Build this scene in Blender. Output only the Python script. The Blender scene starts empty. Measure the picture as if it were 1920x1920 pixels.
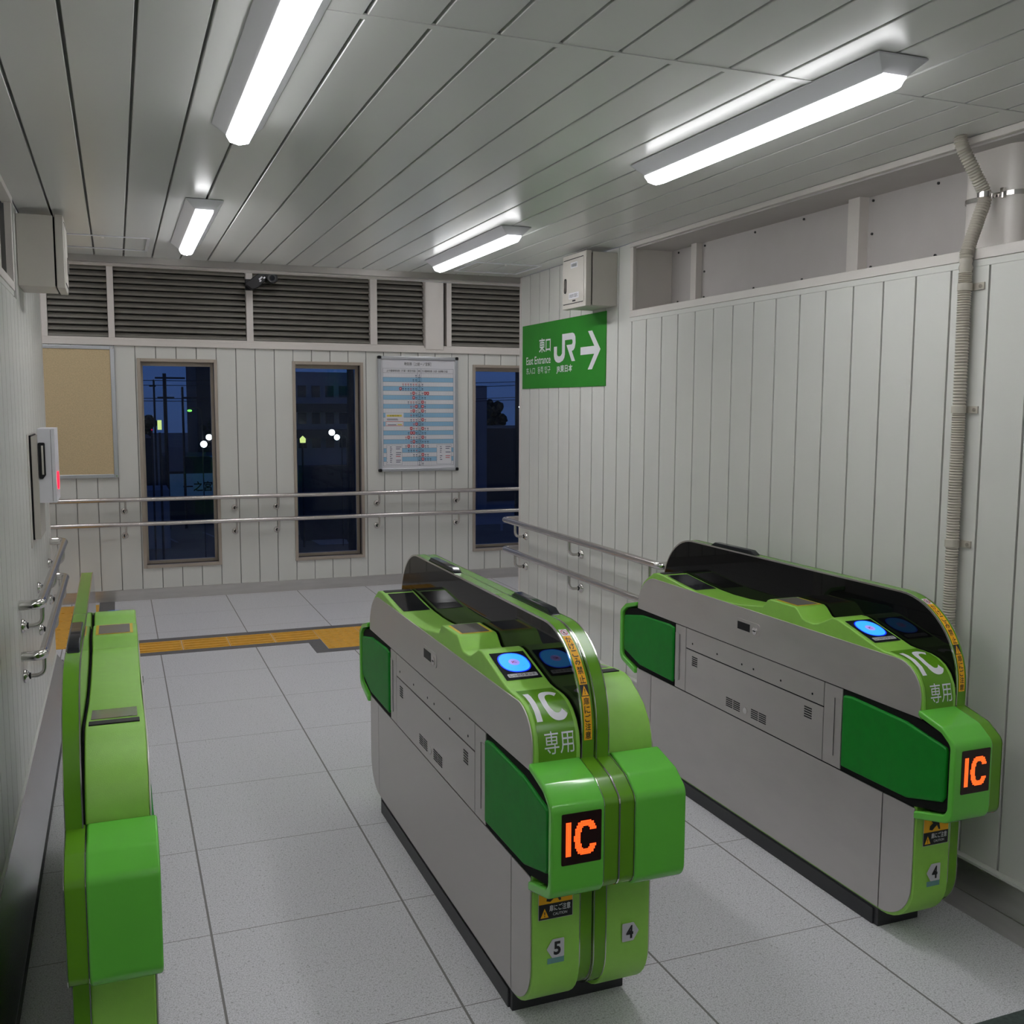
import bpy, bmesh, math, random
from mathutils import Vector, Matrix
random.seed(7)
scene = bpy.context.scene
COL = scene.collection

# ------------------------------------------------------------------ camera, world, exposure
CAM_H = 1.6133
YAW, PIT, ROL = 0.374502, -0.106052, 0.00418
cy, sy = math.cos(YAW), math.sin(YAW)
fwd = Vector((sy*math.cos(PIT), cy*math.cos(PIT), math.sin(PIT)))
rt0 = Vector((cy, -sy, 0)); up0 = rt0.cross(fwd)
rt = rt0*math.cos(ROL) + up0*math.sin(ROL); up = -rt0*math.sin(ROL) + up0*math.cos(ROL)
cam = bpy.data.cameras.new('camera'); cam.sensor_width = 36; cam.lens = 36*1882.09/1920
cam.clip_start = 0.05; cam.clip_end = 400
camo = bpy.data.objects.new('camera', cam); COL.objects.link(camo)
m = Matrix.Identity(4)
for i in range(3):
    m[i][0] = rt[i]; m[i][1] = up[i]; m[i][2] = -fwd[i]
m[2][3] = CAM_H
camo.matrix_world = m
scene.camera = camo

scene.view_settings.view_transform = 'Standard'
scene.view_settings.look = 'None'
scene.view_settings.gamma = 1.0
scene.view_settings.use_curve_mapping = False
scene.view_settings.exposure = 0.0
LAMP = 31.5            # radiance of the ceiling light diffusers

w = bpy.data.worlds.new('dusk'); scene.world = w; w.use_nodes = True
nt = w.node_tree; nt.nodes.clear()
wo = nt.nodes.new('ShaderNodeOutputWorld'); bg = nt.nodes.new('ShaderNodeBackground')
tc = nt.nodes.new('ShaderNodeTexCoord'); sep = nt.nodes.new('ShaderNodeSeparateXYZ')
rmp = nt.nodes.new('ShaderNodeValToRGB'); mp = nt.nodes.new('ShaderNodeMapping')
noi = nt.nodes.new('ShaderNodeTexNoise'); mix = nt.nodes.new('ShaderNodeMix'); mix.data_type = 'RGBA'
mp.inputs['Scale'].default_value = (3, 3, 40); noi.inputs['Scale'].default_value = 2.0
e = rmp.color_ramp.elements
e[0].position = 0.0; e[0].color = (0.020, 0.040, 0.110, 1)
e[1].position = 0.35; e[1].color = (0.012, 0.024, 0.085, 1)
x = e.new(0.06); x.color = (0.020, 0.044, 0.135, 1)
nt.links.new(tc.outputs['Generated'], sep.inputs[0]); nt.links.new(sep.outputs['Z'], rmp.inputs[0])
nt.links.new(tc.outputs['Generated'], mp.inputs[0]); nt.links.new(mp.outputs[0], noi.inputs['Vector'])
r2 = nt.nodes.new('ShaderNodeMapRange'); r2.inputs[1].default_value = 0.5; r2.inputs[2].default_value = 0.8; r2.inputs[4].default_value = 0.35
nt.links.new(noi.outputs['Fac'], r2.inputs[0]); nt.links.new(r2.outputs[0], mix.inputs['Factor'])
nt.links.new(rmp.outputs[0], mix.inputs['A']); mix.inputs['B'].default_value = (0.008, 0.016, 0.05, 1)
nt.links.new(mix.outputs['Result'], bg.inputs[0]); bg.inputs[1].default_value = 1.45
nt.links.new(bg.outputs[0], wo.inputs[0])

# ------------------------------------------------------------------ materials
def srgb(r, g, b):
    f = lambda c: (c/255/12.92) if c <= 10 else ((c/255+0.055)/1.055)**2.4
    return (f(r), f(g), f(b), 1)
MATS = {}
def mat(name, col, rough=0.5, metal=0.0, spec=0.5, var=0.06, nscale=6.0, stretch=(1, 1, 1), bump=0.0, bscale=60.0, emit=None, estr=0.0, coat=0.0, rvar=0.0):
    if name in MATS: return MATS[name]
    M = bpy.data.materials.new(name); M.use_nodes = True
    t = M.node_tree; b = t.nodes['Principled BSDF']
    b.inputs['Roughness'].default_value = rough; b.inputs['Metallic'].default_value = metal
    b.inputs['Specular IOR Level'].default_value = spec
    b.inputs['Coat Weight'].default_value = coat; b.inputs['Coat Roughness'].default_value = 0.05
    c = t.nodes.new('ShaderNodeTexCoord'); mp = t.nodes.new('ShaderNodeMapping'); n = t.nodes.new('ShaderNodeTexNoise')
    mp.inputs['Scale'].default_value = stretch; n.inputs['Scale'].default_value = nscale; n.inputs['Detail'].default_value = 4
    t.links.new(c.outputs['Object'], mp.inputs[0]); t.links.new(mp.outputs[0], n.inputs['Vector'])
    mr = t.nodes.new('ShaderNodeMapRange'); mr.inputs[1].default_value = 0.3; mr.inputs[2].default_value = 0.7
    mr.inputs[3].default_value = 1-var; mr.inputs[4].default_value = 1+var
    t.links.new(n.outputs['Fac'], mr.inputs[0])
    v = t.nodes.new('ShaderNodeVectorMath'); v.operation = 'SCALE'; v.inputs[0].default_value = col[:3]
    t.links.new(mr.outputs[0], v.inputs['Scale']); t.links.new(v.outputs[0], b.inputs['Base Color'])
    if rvar:
        q = t.nodes.new('ShaderNodeMapRange'); q.inputs[1].default_value = 0.3; q.inputs[2].default_value = 0.7
        q.inputs[3].default_value = max(0.02, rough-rvar); q.inputs[4].default_value = rough+rvar
        t.links.new(n.outputs['Fac'], q.inputs[0]); t.links.new(q.outputs[0], b.inputs['Roughness'])
    if bump:
        n2 = t.nodes.new('ShaderNodeTexNoise'); n2.inputs['Scale'].default_value = bscale; n2.inputs['Detail'].default_value = 2
        t.links.new(mp.outputs[0], n2.inputs['Vector'])
        bp = t.nodes.new('ShaderNodeBump'); bp.inputs['Strength'].default_value = bump; bp.inputs['Distance'].default_value = 0.002
        t.links.new(n2.outputs['Fac'], bp.inputs['Height']); t.links.new(bp.outputs[0], b.inputs['Normal'])
    if emit:
        b.inputs['Emission Color'].default_value = emit; b.inputs['Emission Strength'].default_value = estr
    MATS[name] = M
    return M

IVORY = mat('ivory_wall_panel', (0.7, 0.7, 0.665, 1), 0.3, var=0.015, nscale=3)
TRIMW = mat('white_painted_steel', (0.72, 0.68, 0.645, 1), 0.35, var=0.02, bump=0.15, bscale=90)
RECESS = mat('grey_recess_board', (0.56, 0.53, 0.52, 1), 0.6, var=0.03, bump=0.2, bscale=200)
CEIL = mat('grey_ceiling_panel', (0.7, 0.705, 0.685, 1), 0.24, spec=0.3, var=0.01, nscale=2)
GAP = mat('dark_joint', (0.05, 0.05, 0.05, 1), 0.8)
CGAP = mat('ceiling_joint', (0.17, 0.17, 0.165, 1), 0.7)
STEEL = mat('brushed_steel_panel', (0.595, 0.57, 0.555, 1), 0.43, metal=0.8, var=0.04, nscale=18, stretch=(1, 0.35, 1), rvar=0.07)
STEELB = mat('stainless_baseboard', (0.62, 0.6, 0.585, 1), 0.3, metal=0.9, var=0.05, nscale=5, stretch=(1, 1, 8))
CHROME = mat('polished_stainless', (0.68, 0.66, 0.64, 1), 0.13, metal=1.0, var=0.02)
RAILM = mat('satin_stainless_tube', (0.60, 0.57, 0.55, 1), 0.27, metal=1.0, var=0.03, nscale=10)
ALU = mat('anodised_aluminium', (0.62, 0.64, 0.68, 1), 0.3, metal=0.9, var=0.02)
BRONZE = mat('bronze_window_frame', (0.46, 0.4, 0.34, 1), 0.4, metal=0.5, var=0.04)
LIME = mat('lime_gate_plastic', (0.27, 0.6, 0.065, 1), 0.42, var=0.03, nscale=40, bump=0.25, bscale=700, spec=0.85)
BUMP = mat('green_bumper_plastic', (0.14, 0.57, 0.062, 1), 0.16, var=0.02, coat=0.25)
DKGRN = mat('dark_green_band', (0.115, 0.31, 0.014, 1), 0.22, var=0.02)
FLAP = mat('green_padded_flap', (0.002, 0.235, 0.016, 1), 0.5, var=0.06, nscale=30, bump=0.15, bscale=400, spec=0.3)
SIGNG = mat('green_sign_face', (0.022, 0.235, 0.018, 1), 0.6, spec=0.3, var=0.04)
BLACK = mat('black_plastic', (0.010, 0.010, 0.012, 1), 0.45, spec=0.25)
MBLACK = mat('matt_black_void', (0.008, 0.008, 0.008, 1), 0.8, spec=0.2)
SMOKE = mat('smoked_black_acrylic', (0.006, 0.006, 0.006, 1), 0.02, spec=0.16, var=0.0)
DISP = mat('dark_display_glass', (0.014, 0.016, 0.02, 1), 0.12, spec=0.2)
DISPG = mat('grey_display_glass', (0.2, 0.19, 0.165, 1), 0.15)
YFRAME = mat('yellow_display_frame', (0.75, 0.55, 0.02, 1), 0.4)
RUBBER = mat('black_rubber', (0.016, 0.016, 0.018, 1), 0.5)
KICK = mat('dark_plinth', (0.022, 0.023, 0.026, 1), 0.42)
WHITE = mat('white_lettering', (0.78, 0.78, 0.82, 1), 0.45, var=0.01)
INK = mat('black_print', (0.012, 0.012, 0.014, 1), 0.5)
NAVY = mat('navy_print', (0.02, 0.03, 0.09, 1), 0.5)
RED = mat('red_print', (0.55, 0.03, 0.04, 1), 0.5)
YELL = mat('amber_sticker', (1.0, 0.5, 0.01, 1), 0.5)
PAPER = mat('white_paper', (0.72, 0.72, 0.76, 1), 0.5, var=0.01)
PBLUE = mat('pale_blue_print', (0.27, 0.50, 0.70, 1), 0.5, var=0.02)
PYEL = mat('yellow_print', (0.75, 0.60, 0.08, 1), 0.5)
TAGG = mat('silver_sticker', (0.55, 0.55, 0.58, 1), 0.4)
TAGB = mat('teal_sticker', (0.12, 0.28, 0.27, 1), 0.4)
CABG = mat('beige_enamel', (0.54, 0.51, 0.465, 1), 0.45, var=0.03, nscale=8, bump=0.1, bscale=300)
CORK = mat('tan_pinboard_cloth', (0.62, 0.49, 0.295, 1), 0.85, var=0.10, nscale=120, bump=0.3, bscale=300)
LOUV = mat('olive_grey_louver', (0.21, 0.2, 0.175, 1), 0.5, var=0.08, nscale=12)
TACT = mat('yellow_tactile_tile', (0.72, 0.38, 0.04, 1), 0.6, var=0.08, nscale=25)
TGREY = mat('dark_grey_border_tile', (0.13, 0.125, 0.13, 1), 0.6, var=0.10, nscale=60)
CONDM = mat('beige_corrugated_conduit', (0.52, 0.485, 0.42, 1), 0.5, var=0.03)
LAMPB = mat('white_lamp_housing', (0.72, 0.72, 0.76, 1), 0.4, var=0.01)
PLW = mat('white_plastic', (0.72, 0.71, 0.76, 1), 0.35, var=0.01)
REDL = mat('red_indicator', (0.5, 0.01, 0.02, 1), 0.3, emit=(1, 0.01, 0.04, 1), estr=2.0)
LAMPE = mat('lamp_diffuser', (0.8, 0.8, 0.8, 1), 0.4, emit=(0.985, 0.985, 1.0, 1), estr=LAMP)
_t = LAMPE.node_tree; _g = _t.nodes.new('ShaderNodeNewGeometry'); _s = _t.nodes.new('ShaderNodeSeparateXYZ'); _t.links.new(_g.outputs['True Normal'], _s.inputs[0])
_a = _t.nodes.new('ShaderNodeMapRange'); _a.inputs[1].default_value = -0.95; _a.inputs[2].default_value = -0.25; _a.inputs[3].default_value = LAMP; _a.inputs[4].default_value = 3.2   # the diodes face down, the flanks glow less
_t.links.new(_s.outputs['Z'], _a.inputs[0]); _t.links.new(_a.outputs[0], _t.nodes['Principled BSDF'].inputs['Emission Strength'])
BGLOW = mat('blue_reader_light', (0.02, 0.1, 0.4, 1), 0.3, emit=(0.045, 0.42, 1.0, 1), estr=1.1)
BGLOW2 = mat('deep_blue_reader_ring', (0.01, 0.02, 0.4, 1), 0.3, emit=(0.0, 0.02, 1.0, 1), estr=0.9)
PINKL = mat('pink_reader_center', (0.3, 0.2, 0.5, 1), 0.3, emit=(0.30, 0.28, 0.85, 1), estr=0.9)
LEDM = mat('orange_led_dot', (0.3, 0.05, 0.01, 1), 0.4, emit=(1.0, 0.26, 0.035, 1), estr=2.2)
LEDG = mat('red_led_glow', (0.1, 0.0, 0.0, 1), 0.4, emit=(1.0, 0.01, 0.0, 1), estr=0.85)
LEDP = mat('dark_red_led_panel', (0.018, 0.004, 0.004, 1), 0.25)
ASPH = mat('dusk_asphalt', (0.10, 0.10, 0.10, 1), 0.8, var=0.2, nscale=0.3)
BLDG = mat('dusk_building_wall', (0.2, 0.225, 0.28, 1), 0.8, var=0.1, nscale=0.5)
BLDD = mat('dusk_dark_building', (0.04, 0.045, 0.06, 1), 0.8, var=0.1)
BLDW = mat('dusk_window_glass', (0.03, 0.03, 0.04, 1), 0.2)
POLE = mat('dusk_pole', (0.03, 0.03, 0.035, 1), 0.7)
TREE = mat('dusk_foliage', (0.012, 0.02, 0.016, 1), 0.9, var=0.4, nscale=2)
SLIT = mat('street_lamp_light', (0.8, 0.8, 0.8, 1), 0.4, emit=(0.95, 1.0, 0.98, 1), estr=9.0)
GLIT = mat('green_lamp_light', (0.2, 0.5, 0.1, 1), 0.4, emit=(0.25, 1.0, 0.12, 1), estr=1.4)
YLIT = mat('lit_yellow_sign', (0.6, 0.6, 0.2, 1), 0.4, emit=(0.75, 0.85, 0.25, 1), estr=1.1)
RLIT = mat('red_signal_light', (0.5, 0.0, 0.05, 1), 0.4, emit=(0.9, 0.0, 0.1, 1), estr=0.6)
FASC = mat('dusk_shop_fascia', (0.30, 0.48, 0.60, 1), 0.6, emit=(0.10, 0.22, 0.32, 1), estr=0.06)

# glass: fresnel mix of a clear and a glossy layer
REVEAL = mat('dark_bronze_reveal', (0.03, 0.026, 0.022, 1), 0.5, spec=0.3)
GLASS = bpy.data.materials.new('window_glass'); GLASS.use_nodes = True
t = GLASS.node_tree; t.nodes.clear()
o_ = t.nodes.new('ShaderNodeOutputMaterial'); mx = t.nodes.new('ShaderNodeMixShader'); tr = t.nodes.new('ShaderNodeBsdfTransparent')
gl = t.nodes.new('ShaderNodeBsdfGlossy'); fr = t.nodes.new('ShaderNodeFresnel')
tr.inputs[0].default_value = (0.86, 0.92, 0.95, 1); gl.inputs['Roughness'].default_value = 0.0; fr.inputs[0].default_value = 1.32
t.links.new(fr.outputs[0], mx.inputs[0]); t.links.new(tr.outputs[0], mx.inputs[1]); t.links.new(gl.outputs[0], mx.inputs[2]); t.links.new(mx.outputs[0], o_.inputs[0])

# floor: speckled terrazzo tiles 0.6 x 0.624 m with thin grey joints
FLOORM = bpy.data.materials.new('speckled_floor_tile'); FLOORM.use_nodes = True
t = FLOORM.node_tree; b = t.nodes['Principled BSDF']
c = t.nodes.new('ShaderNodeTexCoord'); mp = t.nodes.new('ShaderNodeMapping'); mp.inputs['Location'].default_value = (-0.216, -2.42, 0)
t.links.new(c.outputs['Object'], mp.inputs[0])
sp_ = t.nodes.new('ShaderNodeSeparateXYZ'); t.links.new(mp.outputs[0], sp_.inputs[0])
def joint(sock, pitch, half):
    q = [t.nodes.new('ShaderNodeMath') for _ in range(4)]
    q[0].operation = 'DIVIDE'; q[0].inputs[1].default_value = pitch; t.links.new(sock, q[0].inputs[0])
    q[1].operation = 'PINGPONG'; q[1].inputs[1].default_value = 0.5; t.links.new(q[0].outputs[0], q[1].inputs[0])
    q[2].operation = 'MULTIPLY'; q[2].inputs[1].default_value = pitch; t.links.new(q[1].outputs[0], q[2].inputs[0])
    q[3].operation = 'LESS_THAN'; q[3].inputs[1].default_value = half; t.links.new(q[2].outputs[0], q[3].inputs[0])
    return q[3].outputs[0]
jx = joint(sp_.outputs['X'], 0.6, 0.0035); jy = joint(sp_.outputs['Y'], 0.624, 0.0016)
jm = t.nodes.new('ShaderNodeMath'); jm.operation = 'MAXIMUM'; t.links.new(jx, jm.inputs[0]); t.links.new(jy, jm.inputs[1])
n1 = t.nodes.new('ShaderNodeTexNoise'); n1.inputs['Scale'].default_value = 240; n1.inputs['Detail'].default_value = 3; n1.inputs['Roughness'].default_value = 0.65
t.links.new(c.outputs['Object'], n1.inputs['Vector'])
rp = t.nodes.new('ShaderNodeValToRGB'); e = rp.color_ramp.elements
e[0].position = 0.34; e[0].color = (0.36, 0.365, 0.38, 1); e[1].position = 0.52; e[1].color = (0.67, 0.665, 0.695, 1)
x = e.new(0.72); x.color = (0.76, 0.755, 0.79, 1)
t.links.new(n1.outputs['Fac'], rp.inputs[0])
mu = t.nodes.new('ShaderNodeMix'); mu.data_type = 'RGBA'; mu.inputs['B'].default_value = (0.19, 0.185, 0.18, 1)
n3 = t.nodes.new('ShaderNodeTexNoise'); n3.inputs['Scale'].default_value = 120; n3.inputs['Detail'].default_value = 2
t.links.new(c.outputs['Object'], n3.inputs['Vector'])
fk = t.nodes.new('ShaderNodeMapRange'); fk.inputs[1].default_value = 0.62; fk.inputs[2].default_value = 0.70; fk.inputs[3].default_value = 0.0; fk.inputs[4].default_value = 0.7
t.links.new(n3.outputs['Fac'], fk.inputs[0])
fm = t.nodes.new('ShaderNodeMix'); fm.data_type = 'RGBA'; fm.inputs['B'].default_value = (0.22, 0.225, 0.23, 1)
t.links.new(fk.outputs[0], fm.inputs['Factor']); t.links.new(rp.outputs[0], fm.inputs['A']); t.links.new(fm.outputs['Result'], mu.inputs['A']); t.links.new(jm.outputs[0], mu.inputs['Factor']); t.links.new(mu.outputs['Result'], b.inputs['Base Color'])
b.inputs['Roughness'].default_value = 0.48; b.inputs['Specular IOR Level'].default_value = 0.35
DKFLOOR = mat('dark_green_floor_tile', (0.055, 0.075, 0.07, 1), 0.5, var=0.3, nscale=90)

# ------------------------------------------------------------------ mesh building
WLOC = {}
class MB:
    def __init__(s, xf=None): s.v = []; s.f = []; s.m = []; s.mats = []; s.xf = xf
    def mi(s, M):
        if M not in s.mats: s.mats.append(M)
        return s.mats.index(M)
    def add(s, vs, fs, M):
        o = len(s.v); k = s.mi(M)
        for p in vs: s.v.append(s.xf(*p) if s.xf else tuple(p))
        for f in fs: s.f.append([i+o for i in f]); s.m.append(k)
        return s
    def box(s, x0, x1, y0, y1, z0, z1, M):
        vs = [(x, y, z) for x in (x0, x1) for y in (y0, y1) for z in (z0, z1)]
        return s.add(vs, [(0, 1, 3, 2), (4, 6, 7, 5), (0, 4, 5, 1), (2, 3, 7, 6), (0, 2, 6, 4), (1, 5, 7, 3)], M)
    def prism(s, prof, a0, a1, M, axis='x'):
        n = len(prof)
        def P(a, p):
            return {'x': (a, p[0], p[1]), 'y': (p[0], a, p[1]), 'z': (p[0], p[1], a)}[axis]
        vs = [P(a0, p) for p in prof]+[P(a1, p) for p in prof]
        fs = [list(range(n))[::-1], [n+i for i in range(n)]]+[(i, (i+1) % n, n+(i+1) % n, n+i) for i in range(n)]
        return s.add(vs, fs, M)
    def ring_prism(s, outer, inner, a0, a1, M, axis='x'):   # same point count, open-ended loops closed round
        n = len(outer)
        def P(a, p):
            return {'x': (a, p[0], p[1]), 'y': (p[0], a, p[1]), 'z': (p[0], p[1], a)}[axis]
        vs = [P(a0, p) for p in outer]+[P(a0, p) for p in inner]+[P(a1, p) for p in outer]+[P(a1, p) for p in inner]
        fs = []
        for i in range(n):
            j = (i+1) % n
            fs += [(i, j, n+j, n+i), (2*n+i, 3*n+i, 3*n+j, 2*n+j), (i, 2*n+i, 2*n+j, j), (n+i, n+j, 3*n+j, 3*n+i)]
        return s.add(vs, fs, M)
    def tube(s, path, r, M, n=14, cap=True):
        path = [Vector(p) for p in path]; vs = []; fs = []
        rr = r if isinstance(r, (list, tuple)) else [r]*len(path)
        T = []
        for i in range(len(path)):
            d = (path[min(i+1, len(path)-1)]-path[max(i-1, 0)]); T.append(d.normalized())
        a = T[0].orthogonal().normalized()
        for i, p in enumerate(path):
            a = (a-T[i]*a.dot(T[i])).normalized(); b = T[i].cross(a)
            for k in range(n):
                q = 2*math.pi*k/n; vs.append(tuple(p+(a*math.cos(q)+b*math.sin(q))*rr[i]))
        for i in range(len(path)-1):
            for k in range(n):
                k2 = (k+1) % n; fs.append((i*n+k, i*n+k2, (i+1)*n+k2, (i+1)*n+k))
        if cap:
            fs.append(list(range(n))[::-1]); fs.append([(len(path)-1)*n+k for k in range(n)])
        return s.add(vs, fs, M)
    def poly(s, pts, M): return s.add(pts, [list(range(len(pts)))], M)
    def build(s, name, parent=None, bevel=0.0, smooth=35, seg=2):
        me = bpy.data.meshes.new(name)
        off = WLOC.get(parent.name, Vector((0, 0, 0))) if parent else Vector((0, 0, 0))
        me.from_pydata([tuple(Vector(p)-off) for p in s.v], [], s.f); me.update()
        for M in s.mats: me.materials.append(M)
        me.polygons.foreach_set('material_index', s.m)
        bm = bmesh.new(); bm.from_mesh(me); bmesh.ops.recalc_face_normals(bm, faces=bm.faces[:]); bm.to_mesh(me); bm.free()
        o = bpy.data.objects.new(name, me); COL.objects.link(o)
        if parent: o.parent = parent
        WLOC[o.name] = off
        if smooth:
            me.polygons.foreach_set('use_smooth', [True]*len(me.polygons)); me.set_sharp_from_angle(angle=math.radians(smooth))
        if bevel:
            bv = o.modifiers.new('bevel', 'BEVEL'); bv.width = bevel; bv.segments = seg; bv.limit_method = 'ANGLE'; bv.angle_limit = math.radians(50); bv.harden_normals = True
        me.update()
        return o
def tag(o, label=None, cat=None, group=None, kind=None):
    if label: o['label'] = label
    if cat: o['category'] = cat
    if group: o['group'] = group
    if kind: o['kind'] = kind
    return o
def thing(name, loc, label, cat, group=None):
    o = bpy.data.objects.new(name, None); COL.objects.link(o); o.location = loc; o.empty_display_size = 0.1
    WLOC[o.name] = Vector(loc)
    return tag(o, label, cat, group)
def struct(mb, name, parent=None, bevel=0.0, smooth=35):
    o = mb.build(name, parent, bevel, smooth)
    if not parent: o['kind'] = 'structure'
    return o
def fillet(pts, rad, n=6):
    """round the corners of a closed polygon; rad = one radius or a list"""
    out = []; N = len(pts)
    for i in range(N):
        r = rad[i] if isinstance(rad, (list, tuple)) else rad
        p = Vector(pts[i]); a = Vector(pts[i-1]); b = Vector(pts[(i+1) % N])
        if r <= 0: out.append(tuple(p)); continue
        da = (a-p); db = (b-p); la, lb = da.length, db.length; da.normalize(); db.normalize()
        ang = da.angle(db); R_ = lambda j: rad[j % N] if isinstance(rad, (list, tuple)) else rad
        d = min(r/math.tan(ang/2), la*(0.49 if R_(i-1) > 0 else 0.99), lb*(0.49 if R_(i+1) > 0 else 0.99)); r_ = d*math.tan(ang/2)
        c = p+(da+db).normalized()*(r_/math.sin(ang/2))
        v0 = p+da*d-c; v1 = p+db*d-c
        a0 = math.atan2(v0.y, v0.x); a1 = math.atan2(v1.y, v1.x); da_ = (a1-a0+math.pi) % (2*math.pi)-math.pi
        for k in range(n+1):
            q = a0+da_*k/n; out.append((c.x+math.cos(q)*r_, c.y+math.sin(q)*r_))
    return out
_TX = {}
def text_poly(body, bold=0.0):
    key = (body, bold)
    if key in _TX: return _TX[key]
    c = bpy.data.curves.new('txt', 'FONT'); c.body = body; c.resolution_u = 3; c.offset = bold
    o = bpy.data.objects.new('txt', c); COL.objects.link(o)
    bpy.context.view_layer.update()
    dg = bpy.context.evaluated_depsgraph_get()
    me = bpy.data.meshes.new_from_object(o.evaluated_get(dg))
    vs = [(v.co.x, v.co.y) for v in me.vertices]; fs = [tuple(p.vertices) for p in me.polygons]
    bpy.data.objects.remove(o); bpy.data.curves.remove(c); bpy.data.meshes.remove(me)
    x0 = min(v[0] for v in vs); x1 = max(v[0] for v in vs); y0 = min(v[1] for v in vs); y1 = max(v[1] for v in vs)
    r = ([((a-x0)/max(x1-x0, 1e-6), (b-y0)/max(y1-y0, 1e-6)) for a, b in vs], fs, (x1-x0)/max(y1-y0, 1e-6))
    _TX[key] = r
    return r
def put_text(mb, body, box, fn, M, bold=0.0):
    """box = (s0, s1, t0, t1) in the surface coordinates of fn(s, t) -> xyz"""
    vs, fs, asp = text_poly(body, bold); s0, s1, t0, t1 = box
    mb.add([fn(s0+(s1-s0)*a, t0+(t1-t0)*b) for a, b in vs], fs, M)
def put_poly(mb, pts, fn, M): mb.add([fn(*p) for p in pts], [list(range(len(pts)))], M)
def rect(s0, s1, t0, t1): return [(s0, t0), (s1, t0), (s1, t1), (s0, t1)]
def ellipse(cx, cy_, rx, ry, n=28, p=2.0):
    r = []
    for k in range(n):
        q = 2*math.pi*k/n; c_, s_ = math.cos(q), math.sin(q)
        r.append((cx+rx*math.copysign(abs(c_)**(2/p), c_), cy_+ry*math.copysign(abs(s_)**(2/p), s_)))
    return r

# ------------------------------------------------------------------ room constants
XL, XR, YB, ZC, YE = -0.372, 2.5026, 8.7265, 2.445, 6.24
ZT = 2.068                                     # top of the plank panelling beside the gates

# ------------------------------------------------------------------ structure
struct(MB().box(-4, 6, 1.865, YB, -0.1, 0, FLOORM), 'floor')
struct(MB().box(-4, 6, -4, 1.865, -0.1, 0.0, DKFLOOR), 'floor_entrance')

PJOINTD = mat('dark_grey_panel_joint', (0.12, 0.12, 0.115, 1), 0.7)
PJOINT = mat('grey_panel_joint', (0.34, 0.34, 0.325, 1), 0.7)
BEAMS = mat('dull_edge_metal', (0.42, 0.40, 0.38, 1), 0.33, metal=0.9, var=0.12, nscale=3)
SLOPES = mat('polished_cable_cover', (0.6, 0.61, 0.62, 1), 0.24, metal=1.0, var=0.04)
def planks_y(mb, x, side, g0, pitch, y0, y1, z0, z1, M, gap=0.008, d=0.009, th=0.05):
    """vertical planks on a wall that runs along y; side=+1: the room is on the -x side"""
    mb.box(*sorted((x+side*d, x+side*(d+th))), y0, y1, z0, z1, PJOINTD)
    k = math.floor((y0-g0)/pitch)
    while g0+k*pitch < y1:
        a = max(y0, g0+k*pitch+gap/2); b_ = min(y1, g0+(k+1)*pitch-gap/2)
        if b_-a > 0.004: mb.box(*sorted((x, x+side*d)), a, b_, z0, z1, M)
        k += 1
wr = MB()
planks_y(wr, XR, 1, 2.2265, 0.1534, -4, 4.70, 0.0, ZT-0.022, IVORY)
planks_y(wr, XR, 1, 2.2265, 0.1534, 4.70, YE-0.03, 0.0, ZC, IVORY)
wr.box(XR-0.002, XR+0.05, YE-0.03, YE, 0, ZC, TRIMW)
wr.box(XR+0.012, 6, YE-0.05, YE-0.001, 0, 2.9, IVORY)
wr.box(XR+0.009, XR+0.29, 4.69, 4.74, ZT, ZC, TRIMW)              # side return of the high recess
struct(wr, 'wall_right')
rc = MB()
rc.box(XR+0.235, XR+0.27, -4, 4.69, ZT-0.05, ZC+0.03, RECESS)
struct(rc, 'wall_right_recess')
struct(MB().box(XR+0.012, XR+0.24, -4, 4.69, 2.416, ZC+0.03, RECESS), 'ceiling_recess')
tr = MB()
tr.box(XR-0.006, XR+0.24, -4, 4.698, ZT, ZT+0.034, TRIMW)
tr.box(XR-0.002, XR+0.02, -4, 4.70, ZT-0.022, ZT, IVORY)
tr.box(XR-0.006, XR+0.012, 4.668, 4.70, ZT+0.034, 2.422, TRIMW)
tr.box(XR-0.010, XR+0.012, -4, 4.70, 2.422, ZC-0.001, TRIMW)
struct(tr, 'trim_1', bevel=0.002)
mu = MB()
mu.box(XR+0.20, XR+0.236, 4.395, 4.445, ZT+0.03, ZC, TRIMW); mu.box(XR+0.19, XR+0.236, 3.205, 3.27, ZT+0.03, ZC, TRIMW); mu.box(XR+0.19, XR+0.236, 1.9, 1.97, ZT+0.03, ZC, TRIMW)
for y in (4.62, 4.47, 4.37, 3.95, 3.60, 3.30, 3.18, 2.85, 2.50):
    for z in (2.15, 2.40) if y not in (4.37, 3.30, 3.18, 4.47) else (2.15, 2.275, 2.40):
        mu.tube([(XR+0.236, y, z), (XR+0.230, y, z)], 0.005, GAP, 8)
struct(mu, 'trim_2')
cl = MB(); cl.prism(fillet([(2.575, 2.36), (2.735, 2.36), (2.735, 2.585), (2.575, 2.585)], 0.045, 6), ZT+0.034, ZC, TRIMW, 'z')
struct(cl, 'trim_3', smooth=60)
bb = MB(); bb.box(XR-0.022, XR-0.001, -4, YE+0.0, 0.066, 0.175, STEELB); bb.box(XR-0.026, XR-0.001, -4, YE, 0.0, 0.068, STEELB)
bb.box(XR-0.027, XR-0.001, -4, YE, 0.172, 0.180, IVORY)
struct(bb, 'baseboard_right')

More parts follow.
